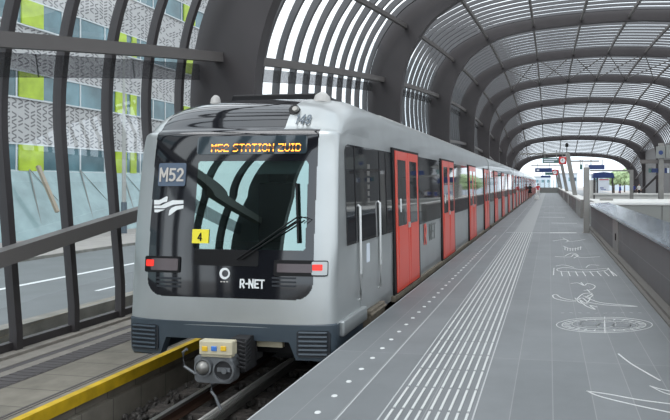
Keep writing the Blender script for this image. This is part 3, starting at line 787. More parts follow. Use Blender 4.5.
# rails etc.
RZ = -.92
for k, x in enumerate((CX-.75, CX+.75, 12.3, 13.8)):
    rt = thing('rail', ['rusty steel running rail nearest the yellow walkway edge', 'steel running rail hidden beneath the platform side of the train', 'left steel rail of the far track on the right', 'right steel rail of the far track on the right'][k], 'rail', (x, 3, RZ-.15))
    m = MB(); m.prism([(-.07, -.15), (.07, -.15), (.07, -.135), (.012, -.12), (.012, -.035), (-.012, -.035), (-.012, -.12), (-.07, -.135)], lambda a, b, t: (x+a, t, RZ+b), -4, 140); m.build('rail_web', M['rail'], rt)
    m = MB(); m.box(x-.036, x+.036, -4, 140, RZ-.04, RZ); m.build('rail_head', M['railtop'], rt, bevel=.006)
for k, (xx, zz) in enumerate(((-3.93, -.97), (-3.83, -.99))):
    m = MB(); m.box(xx-.03, xx+.03, 2, 30, zz-.06, zz); m.tube([(xx+.0, 2, zz+.01), (xx, 30, zz+.01)], .022, 8)
    tag(m.build('cable_trough', M['duct'] if k == 0 else M['steel']), ['pale cable pipe lying between the rails under the train', 'thin grey conduit beside the pale pipe between the rails'][k], 'pipe')
for k in range(16):
    y = 2.4+k*.62; m = MB(); m.box(CX-1.25, CX+1.25, y, y+.24, -1.2, RZ-.155)
    tag(m.build('sleeper', M['ballast'], bevel=.01), 'concrete sleeper under the rails in front of and below the train', 'sleeper', 'sleepers under the train')
m = MB(); ico = [(0, 0, 1), (.89, 0, .45), (.28, .85, .45), (-.72, .53, .45), (-.72, -.53, .45), (.28, -.85, .45), (.72, .53, -.45), (-.28, .85, -.45), (-.89, 0, -.45), (-.28, -.85, -.45), (.72, -.53, -.45), (0, 0, -1)]
icf = [(0, 1, 2), (0, 2, 3), (0, 3, 4), (0, 4, 5), (0, 5, 1), (1, 6, 2), (2, 7, 3), (3, 8, 4), (4, 9, 5), (5, 10, 1), (2, 6, 7), (3, 7, 8), (4, 8, 9), (5, 9, 10), (1, 10, 6), (6, 11, 7), (7, 11, 8), (8, 11, 9), (9, 11, 10), (10, 11, 6)]
for k in range(3200):
    x = random.uniform(-5.15, PE+.05); y = random.uniform(3.2, 9.5); s_ = random.uniform(.018, .042); z = -1.16+s_*.4+(.05*random.random())
    e = Matrix.Rotation(random.random()*6, 3, 'Z') @ Matrix.Rotation(random.random()*3, 3, 'X')
    if abs(x-(CX-.75)) < .09 or abs(x-(CX+.75)) < .09: continue
    m.add([Vector((x, y, z))+e @ (Vector(v)*s_*random.uniform(.7, 1.25)) for v in ico], icf)
tag(m.build('ballast_stones', M['stone']), 'loose dark ballast stones between and beside the rails', 'ballast', kind='stuff')

# ================================================================== PLATFORM MARKINGS
tp = thing('tactile_strip', 'ribbed white tactile guide strip running along the platform', 'tactile paving', (-.9, 12, 0))
def ridge(x, y0, y1, w_=.020):
    return MB().box(x-w_/2, x+w_/2, y0, y1, 0, .007)
xs9 = [-1.19+k*(.583/8) for k in range(9)]
near = []
ys_ = 3.5
rows = []
while ys_ < 21.0: rows.append(ys_); ys_ += .51
for j, y in enumerate(rows[:11]):
    for x in xs9: ridge(x, y+.02, y+.49).build('ridge', M['ridge'], tp)
m = MB()
for y in rows[11:]:
    for x in xs9: m.box(x-.010, x+.010, y+.02, y+.49, 0, .007)
tag(m.build('ridge', M['ridge'], tp), kind='stuff')
m = MB(); m.box(-1.22, -.58, 21.3, 112, 0, .004); m.build('far_strip', mat('light_tiles', (.25, .26, .26), .6), tp)
for x in (-1.25, -.56):
    m = MB(); m.box(x-.006, x+.006, 3.0, 21.2, 0, .002); m.build('border_line', M['chalk2'], tp)
for k in range(44):
    y = 4.35+k*.36; m = MB(); m.tube([(-1.74, y, 0), (-1.74, y, .006)], [.026, .022], 12)
    tag(m.build('edge_stud', M['chalk']), 'small pale round stud in the row along the platform edge', 'stud', 'studs along the platform edge')
m = MB(); m.box(-1.56, -1.548, 2.5, 60, 0, .002); tag(m.build('trim_5', M['chalk2']), kind='structure')
def strokes(name, label, lines, wd, m_=None, smooth_=True):
    m = MB()
    for ln in lines:
        pts = [atz(x, y) for x, y in ln]
        if len(pts) > 2 and smooth_: 
            q = cr([tuple(p[:2]) for p in pts], 6); pts = [Vector((a, b, 0)) for a, b in q]
        for i in range(len(pts)-1):
            p, q = pts[i], pts[i+1]; d = (q-p)
            if d.length < 1e-5: continue
            d.normalize(); n = Vector((-d.y, d.x, 0))*wd/2; e = d*wd*.25
            m.add([p-n-e, q-n+e, q+n+e, p+n-e, p-n-e+Vector((0, 0, .003)), q-n+e+Vector((0, 0, .003)), q+n+e+Vector((0, 0, .003)), p+n-e+Vector((0, 0, .003))],
                  [(0, 1, 2, 3), (4, 5, 6, 7), (0, 1, 5, 4), (1, 2, 6, 5), (2, 3, 7, 6), (3, 0, 4, 7)])
    return tag(m.build(name, m_ or M['chalk']), label, 'floor drawing', 'white line drawings on the platform floor')
def ell(cx_, cy_, rx, ry, n=24, a0=0, a1=360):
    return [(cx_+rx*math.cos(R(a0+(a1-a0)*k/n)), cy_+ry*math.sin(R(a0+(a1-a0)*k/n))) for k in range(n+1)]
strokes('floor_drawing', 'round white floor drawing with rings and loops inside', [ell(604.5, 325, 48, 7.6), ell(594, 324, 22, 4.5), ell(617, 325.5, 20, 4), ell(604, 325, 42, 6.2), *[[(604.5+35*math.cos(R(a)), 325+5*math.sin(R(a))), (604.5+41*math.cos(R(a)), 325+6*math.sin(R(a)))] for a in range(0, 360, 15)], [(604.5, 317), (605, 333)], ell(590, 324, 10, 2.4), ell(622, 325.5, 9, 2.2)], .011)
strokes('floor_drawing', 'dotted white arc above the round floor drawing', [[(561+k*8.6, 313-.5*math.sin(k)), (564+k*8.6, 313)] for k in range(10)], .010, M['chalk2'])
strokes('floor_drawing', 'white bird floor drawing with long thin beak and ruffled wings',
        [[(552.5, 295.5), (556, 294.5), (562, 298), (575, 300.5), (582, 298), (588, 302), (598, 304), (612, 305.5), (637, 306.5), (612, 304), (600, 302.5), (592, 300), (585, 297)],
         [(552.5, 295.5), (555, 298.5), (566, 301), (576, 301.5)], [(576, 300), (583, 294), (592, 293.5), (586, 297)], [(580, 301), (586, 306), (595, 309.5), (590, 305.5), (597, 307)], [(575, 298), (580, 303), (588, 304)], [(583, 296), (590, 298), (586, 303), (580, 300)], [(588, 295.5), (593, 295), (589, 298.5)]], .016)
strokes('floor_drawing', 'small curled white floor drawing like a hooked tail', [[(571, 283.5), (578, 283), (584, 285.5), (588, 283.5), (595, 286), (592, 289.5), (584, 290.5)], [(581, 282.5), (584, 285.5)], [(587, 289.5), (590, 292.5)]], .016)
strokes('floor_drawing', 'white comb shaped floor drawing with two eyebrows above a long oval', [[(557, 269), (566, 267.5), (585, 270), (606, 268.5), (605, 270.5), (585, 272), (560, 271.2), (557, 269)], [(554, 268), (553.5, 275)]]
        + [[(561+k*7.2, 271.5), (562.3+k*7.8, 276)] for k in range(8)] + [[(556, 266), (564, 265), (574, 267.5)], [(586, 267.5), (590, 265), (599, 265.3)], [(608, 268), (614, 276)]], .015)
strokes('floor_drawing', 'low white spindle shaped floor drawing', [[(555, 256.5), (570, 257), (574, 254.5), (581, 257.5), (600, 256.7)], [(565, 256), (572, 253), (578, 255.5), (574, 258)]], .02)
strokes('floor_drawing', 'small white crown shaped floor drawing with short prongs', [[(563, 246), (572, 249), (582, 247)]]+[[(565+k*2.6, 247+1.2*math.sin(k*.6)), (565+k*2.6, 250+math.sin(k*.6))] for k in range(7)], .016)
strokes('floor_drawing', 'faint white insect shaped floor drawing near the steel pillar', [[(553, 241), (565, 239.5), (571, 241.5), (585, 239.5)], [(563, 238), (568, 241), (566, 242)]], .022)
strokes('floor_drawing', 'large white curved line in the lower right floor with one open end', [[(618.5, 354), (630, 363), (645, 372), (660, 380.5)]], .017)
strokes('floor_drawing', 'large pointed white floor drawing of two lines meeting at the left', [[(587, 391.2), (610, 394.5), (640, 400), (672, 404.2)], [(587, 391.2), (600, 396.5), (630, 404), (672, 413)]], .014)
strokes('floor_drawing', 'short white wedge of two lines at the right edge of the floor', [[(650, 386), (660, 389), (674, 392)], [(650, 386), (662, 392), (674, 396)]], .012)
for k, (xa, xb) in enumerate(((551, 556.5), (559, 565), (568, 575))):
    strokes('floor_dash', ['first', 'second', 'third'][k]+' from the left of the three white dashes across the platform', [[(xa, 232.8), (xb, 232.8)]], .2)
m = MB(); m.box(-1.5, .0, 21.25, 21.37, 0, .003); tag(m.build('floor_stripe', M['chalk2']), 'faint pale stripe across the platform where the ridges end', 'floor stripe')
for k, (y, xa, xb) in enumerate(((26.5, .1, 1.2), (31, -.5, .8), (35.5, -.3, 1.0), (44.5, -1.5, 1.5))):
    m = MB(); m.box(xa, xb, y, y+.22, 0, .003)
    tag(m.build('floor_stripe', M['chalk2']), 'pale stripe across the far platform, %s one counted from the steel pillar' % ORD[k], 'floor stripe')

# ================================================================== STAIR PARAPETS
par = thing('stair_parapet', 'dark granite stair parapet with a wide glossy coping in the right foreground', 'parapet', (1.9, 12, 0))
m = MB(); m.box(1.62, 1.9, -2, 14.6, .06, .86); m.box(1.62, 1.9, 15.75, 24.2, .06, .86); m.build('granite_panel', M['granite'], par)
m = MB(); m.box(1.60, 1.92, 14.6, 15.75, .0, .88); hp = m.build('steel_panel', M['steel'], par)
m = MB(); m.box(1.585, 1.60, 15.0, 15.12, .36, .52); m.build('lock_plate', M['matblack'], hp)
m = MB(); m.box(1.50, 1.62, -2, 24.2, 0, .07); m.box(1.44, 1.50, -2, 24.2, 0, .025); m.build('plinth', mat('plinth_brown', (.13, .125, .115), .6), par)
m = MB(); m.prism([(1.56, .86), (1.56, .90), (1.62, .93), (2.3, .99), (2.36, .96), (2.36, .86)], lambda a, b, t: (a, t, b), -2, 24.3)
m.build('coping', M['coping'], par, bevel=.01)
m = MB(); m.box(1.90, 2.34, -2, 24.2, -3, .86); m.build('inner_wall', M['panelgrey'], par)
fp = thing('end_parapet', 'pale grey stairwell end wall with a white top and steel rail', 'parapet', (4.5, 25.8, 0))
m = MB(); m.box(1.7, 12, 25.9, 26.2, -3, .86); m.build('wall_panel', M['panelgrey'], fp)
m = MB(); m.box(1.9, 12.05, 26.0, 30.3, .90, .97); m.build('white_top', M['whitecap'], fp, bevel=.02)
m = MB(); m.box(1.7, 12, 25.86, 26.0, .82, .93); m.build('rail_cap', M['chrome'], fp, bevel=.02)
m = MB(); m.box(4.6, 4.62, 25.88, 25.9, -1, .82); m.build('panel_joint', M['rib'], fp)
m = MB(); m.box(2.25, 2.8, 27.4, 27.8, .97, 1.07); m.build('cover_plate', M['steel'], fp)
w = MB(); w.box(6.5, 6.7, -2, 26, -3, .86); tag(w.build('wall_stairwell', M['panelgrey']), kind='structure')
pst = thing('steel_pillar', 'tall brushed steel pillar standing at the end of the stair parapet', 'post', (1.3, 21.6, 0))
m = MB(); m.box(1.20, 1.40, 21.5, 21.68, 0, 2.30); m.build('shaft', M['steel'], pst, bevel=.015)
m = MB(); m.box(1.24, 1.36, 21.53, 21.65, 2.30, 2.42); m.build('cap', M['white'], pst)
m = MB(); m.box(1.16, 1.44, 21.46, 21.72, 0, .02); m.build('foot_plate', M['steel'], pst)
# far parapet line with panels and railings
PX0 = 1.56
fr = thing('long_parapet', 'long grey panelled parapet running down the platform beyond the steel pillar', 'parapet', (1.6, 70, 0))
for k in range(14):
    y0 = 30.4+k*5.6; m = MB(); m.box(PX0, PX0+.2, y0+.05, y0+5.5, 0, .84); m.build('panel', M['granite'] if k % 3 else M['panelgrey'], fr)
    m = MB(); m.box(PX0-.03, PX0+.24, y0-.08, y0+.05, 0, .92); m.build('post', M['steel'], fr)
m = MB(); m.box(PX0-.02, PX0+.5, 30.4, 109, .84, .93); m.build('capping', M['whitecap'], fr)

# ---- portals with leaning steel columns carrying signs
def portal(Y, label, lean=1.0, h=3.6, arm=2.6, rarm=0, w_=.3):
    t = thing('leaning_column', label, 'column', (1.75, Y, 0))
    m = MB(); m.bar((1.74, Y, .95), (1.74-.52*lean, Y, h), w_, .26, up=(0, 1, 0)); m.build('shaft', M['steel'], t)
    m = MB(); m.box(1.6, 1.9, Y-.16, Y+.16, .93, .97); m.build('foot_plate', M['steel'], t)
    if arm > 0: m = MB(); m.bar((1.74-.5*lean, Y+.02, h-.1), (1.74-.5*lean-arm, Y+.02, h-.1), .12, .1); m.build('arm', M['steel'], t)
    if rarm > 0: m = MB(); m.bar((1.74-.42*lean, Y+.02, h-.62), (1.74+rarm, Y+.02, h-.62), .12, .1); m.build('arm', M['steel'], t)
    return t
def board(Y, x0, x1, y0, y1, m_, name, label, cat, stripes=None, hang=0.0, posts=False):
    a = atY(x0, y1, Y); b = atY(x1, y0, Y)
    t = thing(name, label, cat, ((a.x+b.x)/2, Y, b.z))
    m = MB(); m.box(a.x, b.x, Y-.06, Y+.06, a.z, b.z); m.build('sign_board', M[m_], t, bevel=.01)
    if stripes:
        m = MB(); W = b.x-a.x; H = b.z-a.z
        for (u0, u1, v0, v1) in stripes: m.box(a.x+W*u0, a.x+W*u1, Y-.068, Y-.06, a.z+H*v0, a.z+H*v1)
        m.build('sign_face', M['poster'], t)
    if hang:
        for f in (.15, .85): m = MB(); m.box(lerp(a.x, b.x, f)-.025, lerp(a.x, b.x, f)+.025, Y-.02, Y+.02, b.z, b.z+hang); m.build('hanger', M['steel'], t)
    return t
portal(41.6, 'wide leaning steel column beside the red clock, nearest of the row', h=3.85, arm=3.2, rarm=1.6, w_=.3)
bl = thing('mast_light', 'small black ball on a thin mast above the nearest leaning column', 'light', (1.2, 41.6, 3.85))
m = MB(); m.tube([(1.2, 41.6, 3.85), (1.2, 41.6, 4.2)], .03, 8); m.build('mast', M['matblack'], bl)
m = MB(); m.tube([(1.2, 41.6, 4.18+.075*k) for k in range(5)], [.03, .11, .13, .11, .03], 12); m.build('ball', M['matblack'], bl, smooth=60)
portal(60, 'leaning steel column with a long arm reaching left, second of the row', h=3.6, arm=3.0)
portal(87, 'leaning steel column far down the platform, third of the row', h=3.6, arm=2.0)
portal(106, 'leaning steel column near the end screen, last of the row', h=3.3, arm=0)
def bars(n): return [((k*.9+.3)/n*.95+.03, (k*.9+1.0)/n*.95+.0, .3, .7) for k in range(n)]
board(41.5, 542.5, 559, 157.8, 163.2, 'dsign', 'platform_sign', 'dark green hanging platform sign beside the red clock', 'sign', [(.08, .9, .55, .8), (.08, .7, .2, .4)], .5)
def clock(Y, x, y, r, label):
    c = atY(x, y, Y); t = thing('station_clock', label, 'clock', (c.x, Y, c.z))
    m = MB(); m.box(c.x-r, c.x+r, Y-.09, Y+.09, c.z-r, c.z+r); m.build('case', M['clockred'], t, bevel=.02)
    m = MB(); m.tube([(c.x, Y-.10, c.z), (c.x, Y-.09, c.z)], r*.68, 24); m.build('dial', M['white'], t)
    m = MB(); m.bar((c.x, Y-.105, c.z), (c.x, Y-.105, c.z+r*.5), .03, .008, up=(0, 1, 0)); m.bar((c.x, Y-.105, c.z), (c.x-r*.35, Y-.105, c.z-.02), .03, .008, up=(0, 1, 0)); m.build('hands', M['matblack'], t)
    m = MB(); m.box(c.x-.02, c.x+.02, Y-.02, Y+.02, c.z+r, c.z+r+.5); m.build('hanger', M['steel'], t)
clock(41.5, 562.6, 160.6, .25, 'red square clock with white dial beside the dark green hanging sign')
clock(59.6, 555, 172.3, .27, 'small far red clock beside the blue hanging sign over the platform')
board(59.5, 535, 552, 168, 172.3, 'blue', 'platform_sign', 'dark blue hanging sign above the two people on the platform', 'sign', [(.1, .25, .3, .7)], .5)
board(59.5, 545, 553, 172.5, 175, 'dsign', 'platform_sign', 'small green sign under the dark blue sign left of the far clock', 'sign')
board(95, 541, 550.5, 175.5, 177.6, 'blue', 'platform_sign', 'smallest and farthest blue sign above the platform end', 'sign', None, .6)
board(33, 588.6, 604.5, 164.8, 169.4, 'blue', 'platform_sign', 'dark blue hanging sign right of the steel pillar top', 'sign', None, .3)
board(36, 579.8, 582.5, 164.5, 169.5, 'dsign', 'platform_sign', 'narrow green sign left of the steel pillar top', 'sign', None, .3)
board(52, 570.5, 575.5, 178, 180.2, 'blue', 'platform_sign', 'short blue sign low between leaning column and steel pillar', 'sign')
gx = thing('sign_gantry', 'slim grey post with a beam reaching left behind the stairwell', 'gantry', (5.4, 40, 0))
a = atY(590, 170.7, 40); b = atY(631.5, 170.7, 40); m = MB(); m.box(a.x, b.x, 39.94, 40.06, a.z-.05, a.z+.05); m.build('beam', M['steel'], gx)
m = MB(); m.box(b.x-.11, b.x+.11, 39.9, 40.1, 0, a.z+.05); m.build('post', M['steel'], gx)
# ad kiosk with blue roof board
ks = thing('poster_kiosk', 'grey kiosk with blue fascia and a white poster beyond the stairwell', 'kiosk', atz(604, 200, 0))
KY = 58.0
a = atY(592.5, 178, KY); b = atY(614.5, 172.3, KY)
m = MB(); m.prism([(a.x, a.z), (b.x, a.z), (b.x-.1, b.z-.06), ((a.x+b.x)/2, b.z+.04), (a.x+.1, b.z-.06)], lambda p, q, t: (p, t, q), KY-.1, KY+1.4); m.build('fascia', M['blue'], ks)
for xx in (a.x+.16, b.x-.16, atY(597.4, 180, KY).x): m = MB(); m.box(xx-.07, xx+.07, KY, KY+.12, 0, a.z); m.build('post', M['rib'], ks)
m = MB(); c = atY(598.6, 191, KY); d = atY(609.2, 178.6, KY); m.box(c.x, d.x, KY-.05, KY+.1, c.z, d.z); ps = m.build('poster_case', M['poster'], ks)
m = MB(); m.box(c.x+.05, d.x-.05, KY-.06, KY-.05, d.z-.14, d.z-.06); m.build('poster_heading', M['clockred'], ps)
m = MB(); m.box(c.x+.1, c.x+.45, KY-.06, KY-.05, c.z+.25, c.z+.33); m.box(c.x+.2, d.x-.3, KY-.06, KY-.05, c.z+.12, c.z+.17); m.build('poster_text', M['cblu'], ps)
m = MB(); c2 = atY(588.5, 194, KY); d2 = atY(596.6, 180, KY); m.box(c2.x, d2.x, KY+.3, KY+.35, 0, d2.z); m.build('side_panel', M['whitecap'], ks)
# white low parapets behind (second stair)
m = MB(); c = atz(585, 201); m.box(3.4, 11.4, 46, 46.4, 0, .86); m.box(3.3, 11.5, 45.9, 46.8, .86, .98); tag(m.build('low_wall', M['whitecap']), 'low white topped wall between the end parapet and the kiosk', 'wall')
# right hand sign mast
ms = thing('sign_mast', 'grey mast with square sign box and cross arm near the right edge', 'post', (6.15, 34, 0))
q = lambda x, y: atY(x, y, 34)
m = MB(); m.box(q(658.6, 0).x, q(663.4, 0).x, 33.9, 34.15, 0, q(0, 150).z); m.build('pole', M['steel'], ms)
m = MB(); m.box(q(640, 0).x, q(676, 0).x, 33.95, 34.1, q(0, 166.8).z, q(0, 163.6).z); m.build('cross_arm', M['purlin'], ms)
m = MB(); m.box(q(655.5, 0).x, q(664.5, 0).x, 33.75, 33.9, q(0, 162.8).z, q(0, 153).z); sb_ = m.build('sign_box', M['panelgrey'], ms, bevel=.02)
m = MB(); m.tube([(q(660, 0).x, 33.74, q(0, 158).z), (q(660, 0).x, 33.75, q(0, 158).z)], .12, 16); m.build('sign_symbol', M['blue'], sb_)
m = MB(); m.box(q(665, 0).x, q(690, 0).x, 33.7, 33.9, q(0, 162.5).z, q(0, 152).z); m.build('junction_box', M['panelgrey'], ms)
board(34.3, 651.5, 660, 168.4, 172.6, 'blue', 'platform_sign', 'blue hanging sign left of the mast near the right edge', 'sign', None, .12)
board(34.3, 648.5, 651.2, 168.4, 172.6, 'dsign', 'platform_sign', 'small green square sign beside the blue sign near the mast', 'sign', None, .12)
board(34.3, 664.5, 669, 168, 173, 'blue', 'platform_sign', 'blue sign at the far right edge right of the mast', 'sign', [(.55, 1, 0, 1)], .12)
# solid right wall of the hall behind the mast
w = MB(); w.box(15.35, 15.5, 20, 101, 0, 7.0); tag(w.build('wall_right', mat('right_wall', (.18, .178, .178), .7)), kind='structure')
br = thing('stair_brace', 'long grey diagonal bracing tube against the right wall', 'brace', (13.8, 80, 0))
a = atY(640.5, 192, 78); b = atY(659, 174, 78); m = MB(); m.bar(a, b, .25, .25); m.build('tube', M['rib'], br)
# end screens of the platform
sc = thing('end_screen', 'glazed steel screen closing off the far end of the platform', 'screen', (-.3, 108, 0))
for k in range(5):
    x = -1.6+k*.8; m = MB(); m.box(x-.05, x+.05, 108, 108.1, 0, 2.3); m.build('post', M['steel'], sc)
m = MB(); m.box(-1.6, 1.6, 108.03, 108.07, 0, .95); m.build('lower_panel', M['panelgrey'], sc)
m = MB(); m.box(-1.6, 1.6, 108.03, 108.06, .95, 2.3); m.build('glass', M['pane'], sc)

# ================================================================== PEOPLE
def person(label, x, y, yaw, h, top, low, legs='skin', bag=None, stride=.12, z0=0.0, lz=.48, arms=None):
    t = thing('person', label, 'person', (x, y, z0)); t.rotation_euler = (0, 0, 0)
    J = {'pel': (0, 0, .53), 'sp': (0, .005, .62), 'ch': (0, -.005, .74), 'nk': (0, 0, .83), 'hd0': (0, .0, .86), 'hd': (0, .012, .93),  'hd2': (0, .008, .975),
         'hl': (.05, 0, .51), 'kl': (.055, stride*.4, .28), 'al': (.055, stride*.2-.02, .045), 'tl': (.06, stride*.2+.07, .015),
         'hr': (-.05, 0, .51), 'kr': (-.055, -stride*.1+.02, .28), 'ar': (-.055, -stride*.9, .05), 'tr': (-.06, -stride*.9+.08, .015),
         'sl': (.105, 0, .80), 'el': (.135, -.02, .63), 'wl': (.13, .05, .50), 'fl': (.125, .07, .455),
         'sr': (-.105, 0, .80), 'er': (-.135, -.02, .63), 'wr': (-.135, .04, .50), 'fr': (-.13, .06, .455)}
    rad = {'pel': .085, 'sp': .068, 'ch': .08, 'nk': .032, 'hd0': .04, 'hd': .058, 'hd2': .04, 'hl': .052, 'kl': .034, 'al': .02, 'tl': .016, 'hr': .052, 'kr': .034, 'ar': .02, 'tr': .016,
           'sl': .032, 'el': .023, 'wl': .016, 'fl': .013, 'sr': .032, 'er': .023, 'wr': .016, 'fr': .013}
    E = [('pel', 'sp'), ('sp', 'ch'), ('ch', 'nk'), ('nk', 'hd0'), ('hd0', 'hd'), ('hd', 'hd2'), ('pel', 'hl'), ('hl', 'kl'), ('kl', 'al'), ('al', 'tl'), ('pel', 'hr'), ('hr', 'kr'), ('kr', 'ar'), ('ar', 'tr'),
         ('ch', 'sl'), ('sl', 'el'), ('el', 'wl'), ('wl', 'fl'), ('ch', 'sr'), ('sr', 'er'), ('er', 'wr'), ('wr', 'fr')]
    K = list(J); me = bpy.data.meshes.new('body'); me.from_pydata([tuple(c*h for c in J[k]) for k in K], [(K.index(a), K.index(b)) for a, b in E], [])
    tmp = bpy.data.objects.new('tmp', me); C.objects.link(tmp); tmp.modifiers.new('s', 'SKIN'); sv = me.skin_vertices[0].data
    for i, k in enumerate(K): sv[i].radius = (rad[k]*h, rad[k]*h*(.8 if k in ('pel', 'sp', 'ch') else 1)); sv[i].use_root = (k == 'pel')
    ss = tmp.modifiers.new('u', 'SUBSURF'); ss.levels = ss.render_levels = 2
    bpy.context.view_layer.update(); dg = bpy.context.evaluated_depsgraph_get(); nm = bpy.data.meshes.new_from_object(tmp.evaluated_get(dg)); bpy.data.objects.remove(tmp)
    nm.materials.clear()
    for mm_ in (top, low, legs, 'skin', 'hair'): nm.materials.append(M[mm_])
    rot = Matrix.Rotation(yaw, 4, 'Z')
    for p in nm.polygons:
        c = p.center/h; p.use_smooth = True
        if c.z > .835: i = 3 if (c.y > .012 or c.z < .9) else 4
        elif abs(c.x) > .115 and c.z < .62: i = 3
        elif c.z > .56: i = 0
        elif c.z > lz: i = 1
        elif c.z > .04: i = 2
        else: i = 4
        p.material_index = i
    nm.transform(rot); nm.name = 'body'
    o = bpy.data.objects.new('body', nm); C.objects.link(o); o.parent = t
    hm = MB(); n = 12; vs = []
    for i in range(7):
        a = math.pi*.62*i/6
        for k in range(n):
            b_ = 2*math.pi*k/n; vs.append(Vector((.062*h*math.sin(a)*math.cos(b_), .066*h*math.sin(a)*math.sin(b_)-.008*h, .935*h+.066*h*math.cos(a))))
    hm.add([rot @ v for v in vs], [(i*n+k, i*n+(k+1) % n, (i+1)*n+(k+1) % n, (i+1)*n+k) for i in range(6) for k in range(n)])
    ho = hm.build('hair', M['hair'], None, smooth=60); ho.parent = t
    if low == top and legs == 'skin':          # skirt flare of a dress
        sm = MB(); vs = []
        for i, (zz, rr) in enumerate(((.62, .075), (.54, .10), (.44, .125), (.36, .14))):
            for k in range(16): a = 2*math.pi*k/16; vs.append(rot @ Vector((rr*h*math.cos(a), rr*h*.85*math.sin(a), zz*h)))
        sm.add(vs, [(i*16+k, i*16+(k+1) % 16, (i+1)*16+(k+1) % 16, (i+1)*16+k) for i in range(3) for k in range(16)])
        so = sm.build('skirt', M[low], None, smooth=60); so.parent = t
    return t
p1 = atz(530, 198.3); person('person in a black dress standing at the train door on the far platform', p1.x, p1.y, R(160), 1.68, 'cblack', 'cblack')
p2 = atz(538, 198.6); person('person in a red top and pale trousers beside the person in black', p2.x, p2.y, R(20), 1.72, 'cred', 'cwhite', 'cwhite')
b_ = thing('shoulder_bag', 'pale bag standing on the floor by the person in red', 'bag', (atz(536.5, 199.5)))
q = atz(536.5, 199.5); m = MB(); m.prism([(-.28, 0), (.3, 0), (.24, .36), (-.12, .42)], lambda a, b, t: (q.x+a, q.y+t, b), -.12, .12); m.build('bag_body', M['cwhite'], b_, bevel=.03)
m = MB(); m.tube([(q.x-.12, q.y, .38), (q.x-.05, q.y, .55), (q.x+.1, q.y, .56), (q.x+.2, q.y, .36)], .015, 6); m.build('strap', M['cwhite'], b_)
p3 = atY(620, 186, 62); person('person in a blue top and purple skirt near the poster kiosk', p3.x, 62, R(100), 1.66, 'cblu', 'cpurple', 'cpurple')
p4 = atY(633.5, 186, 70); person('person in blue beside the far right column', p4.x, 70, R(30), 1.7, 'cblu', 'cblack', 'cblack')
p5 = atY(639, 186, 74); person('person in a white top rightmost beyond the stairwell', p5.x, 74, R(200), 1.7, 'cwhite', 'cblack', 'cblack')

# ================================================================== OFFICE BUILDING, STREET LAMP
bd = thing('office_building', 'office building with patterned grey cladding and lime green window panels across the road', 'building', (-36, 20, -1.7))
BX = -34.0
m = MB(); m.box(-50, BX, -30, 60, -1.7, 24); m.build('wall', M['facade'], bd)
rowsz = [(2.55, 4.25), (7.35, 9.0), (12.15, 13.8), (16.95, 18.6), (21.7, 23.3)]
segs = []; y = -28.0
greens = {0: [(33.8, 35.7), (42.6, 43.8), (44.3, 45.0), (51.6, 53.4), (12, 14), (22, 24)]}
for ri, (z0, z1) in enumerate(rowsz):
    m = MB(); m.box(BX, BX+.06, -29, 59.4, z0, z1); fo = m.build('window_band', M['bwin'], bd)
    m = MB(); m.box(BX+.02, BX+.14, -29, 59.4, z0-.1, z0); m.box(BX+.02, BX+.14, -29, 59.4, z1, z1+.1)
    y = -27.5
    while y < 59: m.box(BX+.02, BX+.12, y, y+.09, z0, z1); y += 2.05+.4*((int(y*7) % 3)-1)
    m.build('window_frame', M['bframe'], fo)
    for (a, b) in greens[0]:
        m = MB(); m.box(BX+.02, BX+.16, a+(.2 if ri == 2 else 0), b, z0, z1); m.build('green_panel', M['green'], bd)
m = MB(); m.box(BX, BX+.05, -29, 59.4, .85+1.75, .85+1.8); m.build('ledge', M['bframe'], bd)
pg = thing('glass_plinth', 'sloping teal glass plinth in front of the office building', 'glass wall', (-32, 20, -1.68))
m = MB(); m.prism([(BX, 2.62), (-31.2, -1.68), (-31.0, -1.68), (BX+.0, 2.72)], lambda a, b, t: (a, t, b), -28, 59); m.build('glazing', M['plinthglass'], pg)
for k in range(18):
    y = -20+k*4.4; m = MB(); m.bar((-33.9, y+1.8, 2.7), (-31.1, y, -1.66), .07, .07); m.bar((-33.9, y+1.8, 2.7), (-31.1, y+3.6, -1.66), .04, .04); m.build('glazing_bar', M['panelgrey'], pg)
m = MB(); m.bar(atX(38, 166, -32.6), atX(57.5, 212, -31.0), .22, .18)
tag(m.build('tan_beam', M['tan']), 'tan beam leaning against the glass plinth of the office building', 'beam')
lp = thing('street_lamp', 'slim pale street lamp on the pavement in front of the office building', 'street lamp', (-28.6, 0, -1.68))
q = atX(124, 235, -28.6); ly = q.y; lp.location = (-28.6, ly, -1.68)
m = MB(); m.tube([(-28.6, ly, 0), (-28.6, ly, 5), (-28.6, ly, 10.5)], [.14, .11, .07], 14); m.build('pole', M['pole'], lp, smooth=50)
m = MB(); m.tube([(-28.6, ly, -1.68), (-28.6, ly, .45)], .19, 14); m.build('base', M['text_dark'], lp, smooth=50)
m = MB(); m.bar((-28.6, ly, 10.4), (-27, ly, 10.7), .1, .1); m.box(-27.4, -26.5, ly-.12, ly+.12, 10.62, 10.76); m.build('lamp_head', M['pole'], lp)
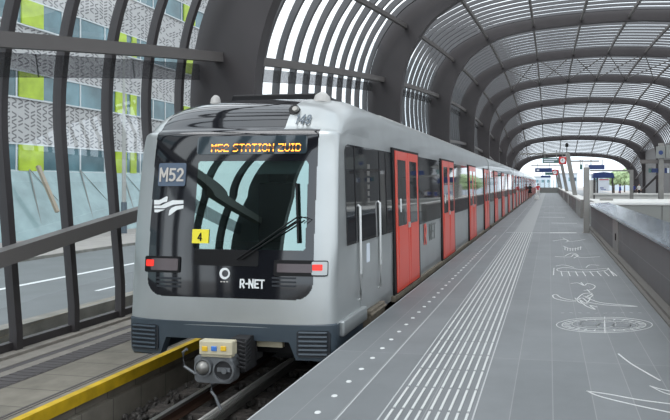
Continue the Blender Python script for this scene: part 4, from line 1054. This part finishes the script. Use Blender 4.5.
# far trees and buildings beyond the canopy end
def tree(x, y, h, r, label):
    t = thing('tree', label, 'tree', (x, y, -2.2))
    m = MB(); m.tube([(x, y, -2.2), (x+.1, y, h*.4), (x, y, h*.7)], [.3, .2, .1], 8); m.build('trunk', M['bark'], t)
    bm = bmesh.new()
    for k in range(26):
        a = random.random()*6.28; rr = r*math.sqrt(random.random())*.75; zz = h*.35+random.random()*h*.6
        mt = Matrix.Translation((x+rr*math.cos(a), y+rr*math.sin(a), zz)); s0 = len(bm.verts)
        res = bmesh.ops.create_icosphere(bm, subdivisions=2, radius=r*random.uniform(.25, .42), matrix=mt)
        for v in res['verts']: v.co += Vector((noise.noise(v.co*1.3), noise.noise(v.co*1.3+Vector((9, 0, 0))), noise.noise(v.co*1.3+Vector((0, 9, 0)))))*r*.16
    me = bpy.data.meshes.new('foliage'); bm.to_mesh(me); bm.free(); me.materials.append(M['leaf'])
    o = bpy.data.objects.new('foliage', me); C.objects.link(o); o.parent = t; o.matrix_parent_inverse = Matrix.Translation(-t.location)
for k, (px, Y, h, r, nm_) in enumerate(((614, 240, 5.4, 3.6, 'leftmost'), (624.5, 262, 6.6, 4.4, 'tallest'), (636, 236, 5.2, 3.6, 'rightmost'))):
    c = atY(px, 183, Y); tree(c.x, Y, h, r, 'pale green tree beyond the canopy end, %s of three beside the kiosk' % nm_)
for k, (x0, x1, Y, h) in enumerate(((-8, 1, 330, 5), (4, 16, 350, 7), (22, 50, 320, 6))):
    t = thing('distant_building', ['distant pale low building beyond the platform end', 'distant pale building behind the leaning columns', 'distant pale long building behind the trees'][k], 'building', ((x0+x1)/2, Y, -2.2))
    m = MB(); m.box(x0, x1, Y, Y+12, -2.2, h); m.build('wall', M['farwall'], t)
    m = MB(); m.box(x0-.3, x1+.3, Y-.3, Y+12.3, h, h+.4); m.build('roof', M['panelgrey'], t)
    for q in range(int((x1-x0)/3)): m = MB(); m.box(x0+1+q*3, x0+2.4+q*3, Y-.06, Y, h*.4, h*.7); m.build('window', M['bwin'], t)

# ================================================================== LIGHT
wd = bpy.data.worlds.new('sky'); bpy.context.scene.world = wd; wd.use_nodes = True; nt = wd.node_tree; bg = nt.nodes['Background']
tc = nt.nodes.new('ShaderNodeTexCoord'); n = nt.nodes.new('ShaderNodeTexNoise'); n.inputs['Scale'].default_value = 2.2; n.inputs['Detail'].default_value = 5
nt.links.new(tc.outputs['Generated'], n.inputs['Vector'])
rp = nt.nodes.new('ShaderNodeValToRGB'); rp.color_ramp.elements[0].position = .35; rp.color_ramp.elements[0].color = (.74, .84, .93, 1); rp.color_ramp.elements[1].position = .62; rp.color_ramp.elements[1].color = (.92, .96, 1, 1)
nt.links.new(n.outputs['Fac'], rp.inputs[0]); nt.links.new(rp.outputs[0], bg.inputs[0]); bg.inputs[1].default_value = 1.25
su = bpy.data.lights.new('sun', 'SUN'); su.energy = 1.0; su.angle = R(40); so = bpy.data.objects.new('sun', su); C.objects.link(so); so.rotation_euler = (R(35), R(-20), 0)
sc_ = bpy.context.scene; vs_ = sc_.view_settings; vs_.view_transform = 'Standard'; vs_.look = 'None'; vs_.gamma = 1; vs_.use_curve_mapping = False; vs_.exposure = .7
sc_.cycles.max_bounces = 8; sc_.cycles.diffuse_bounces = 4; sc_.cycles.transparent_max_bounces = 16
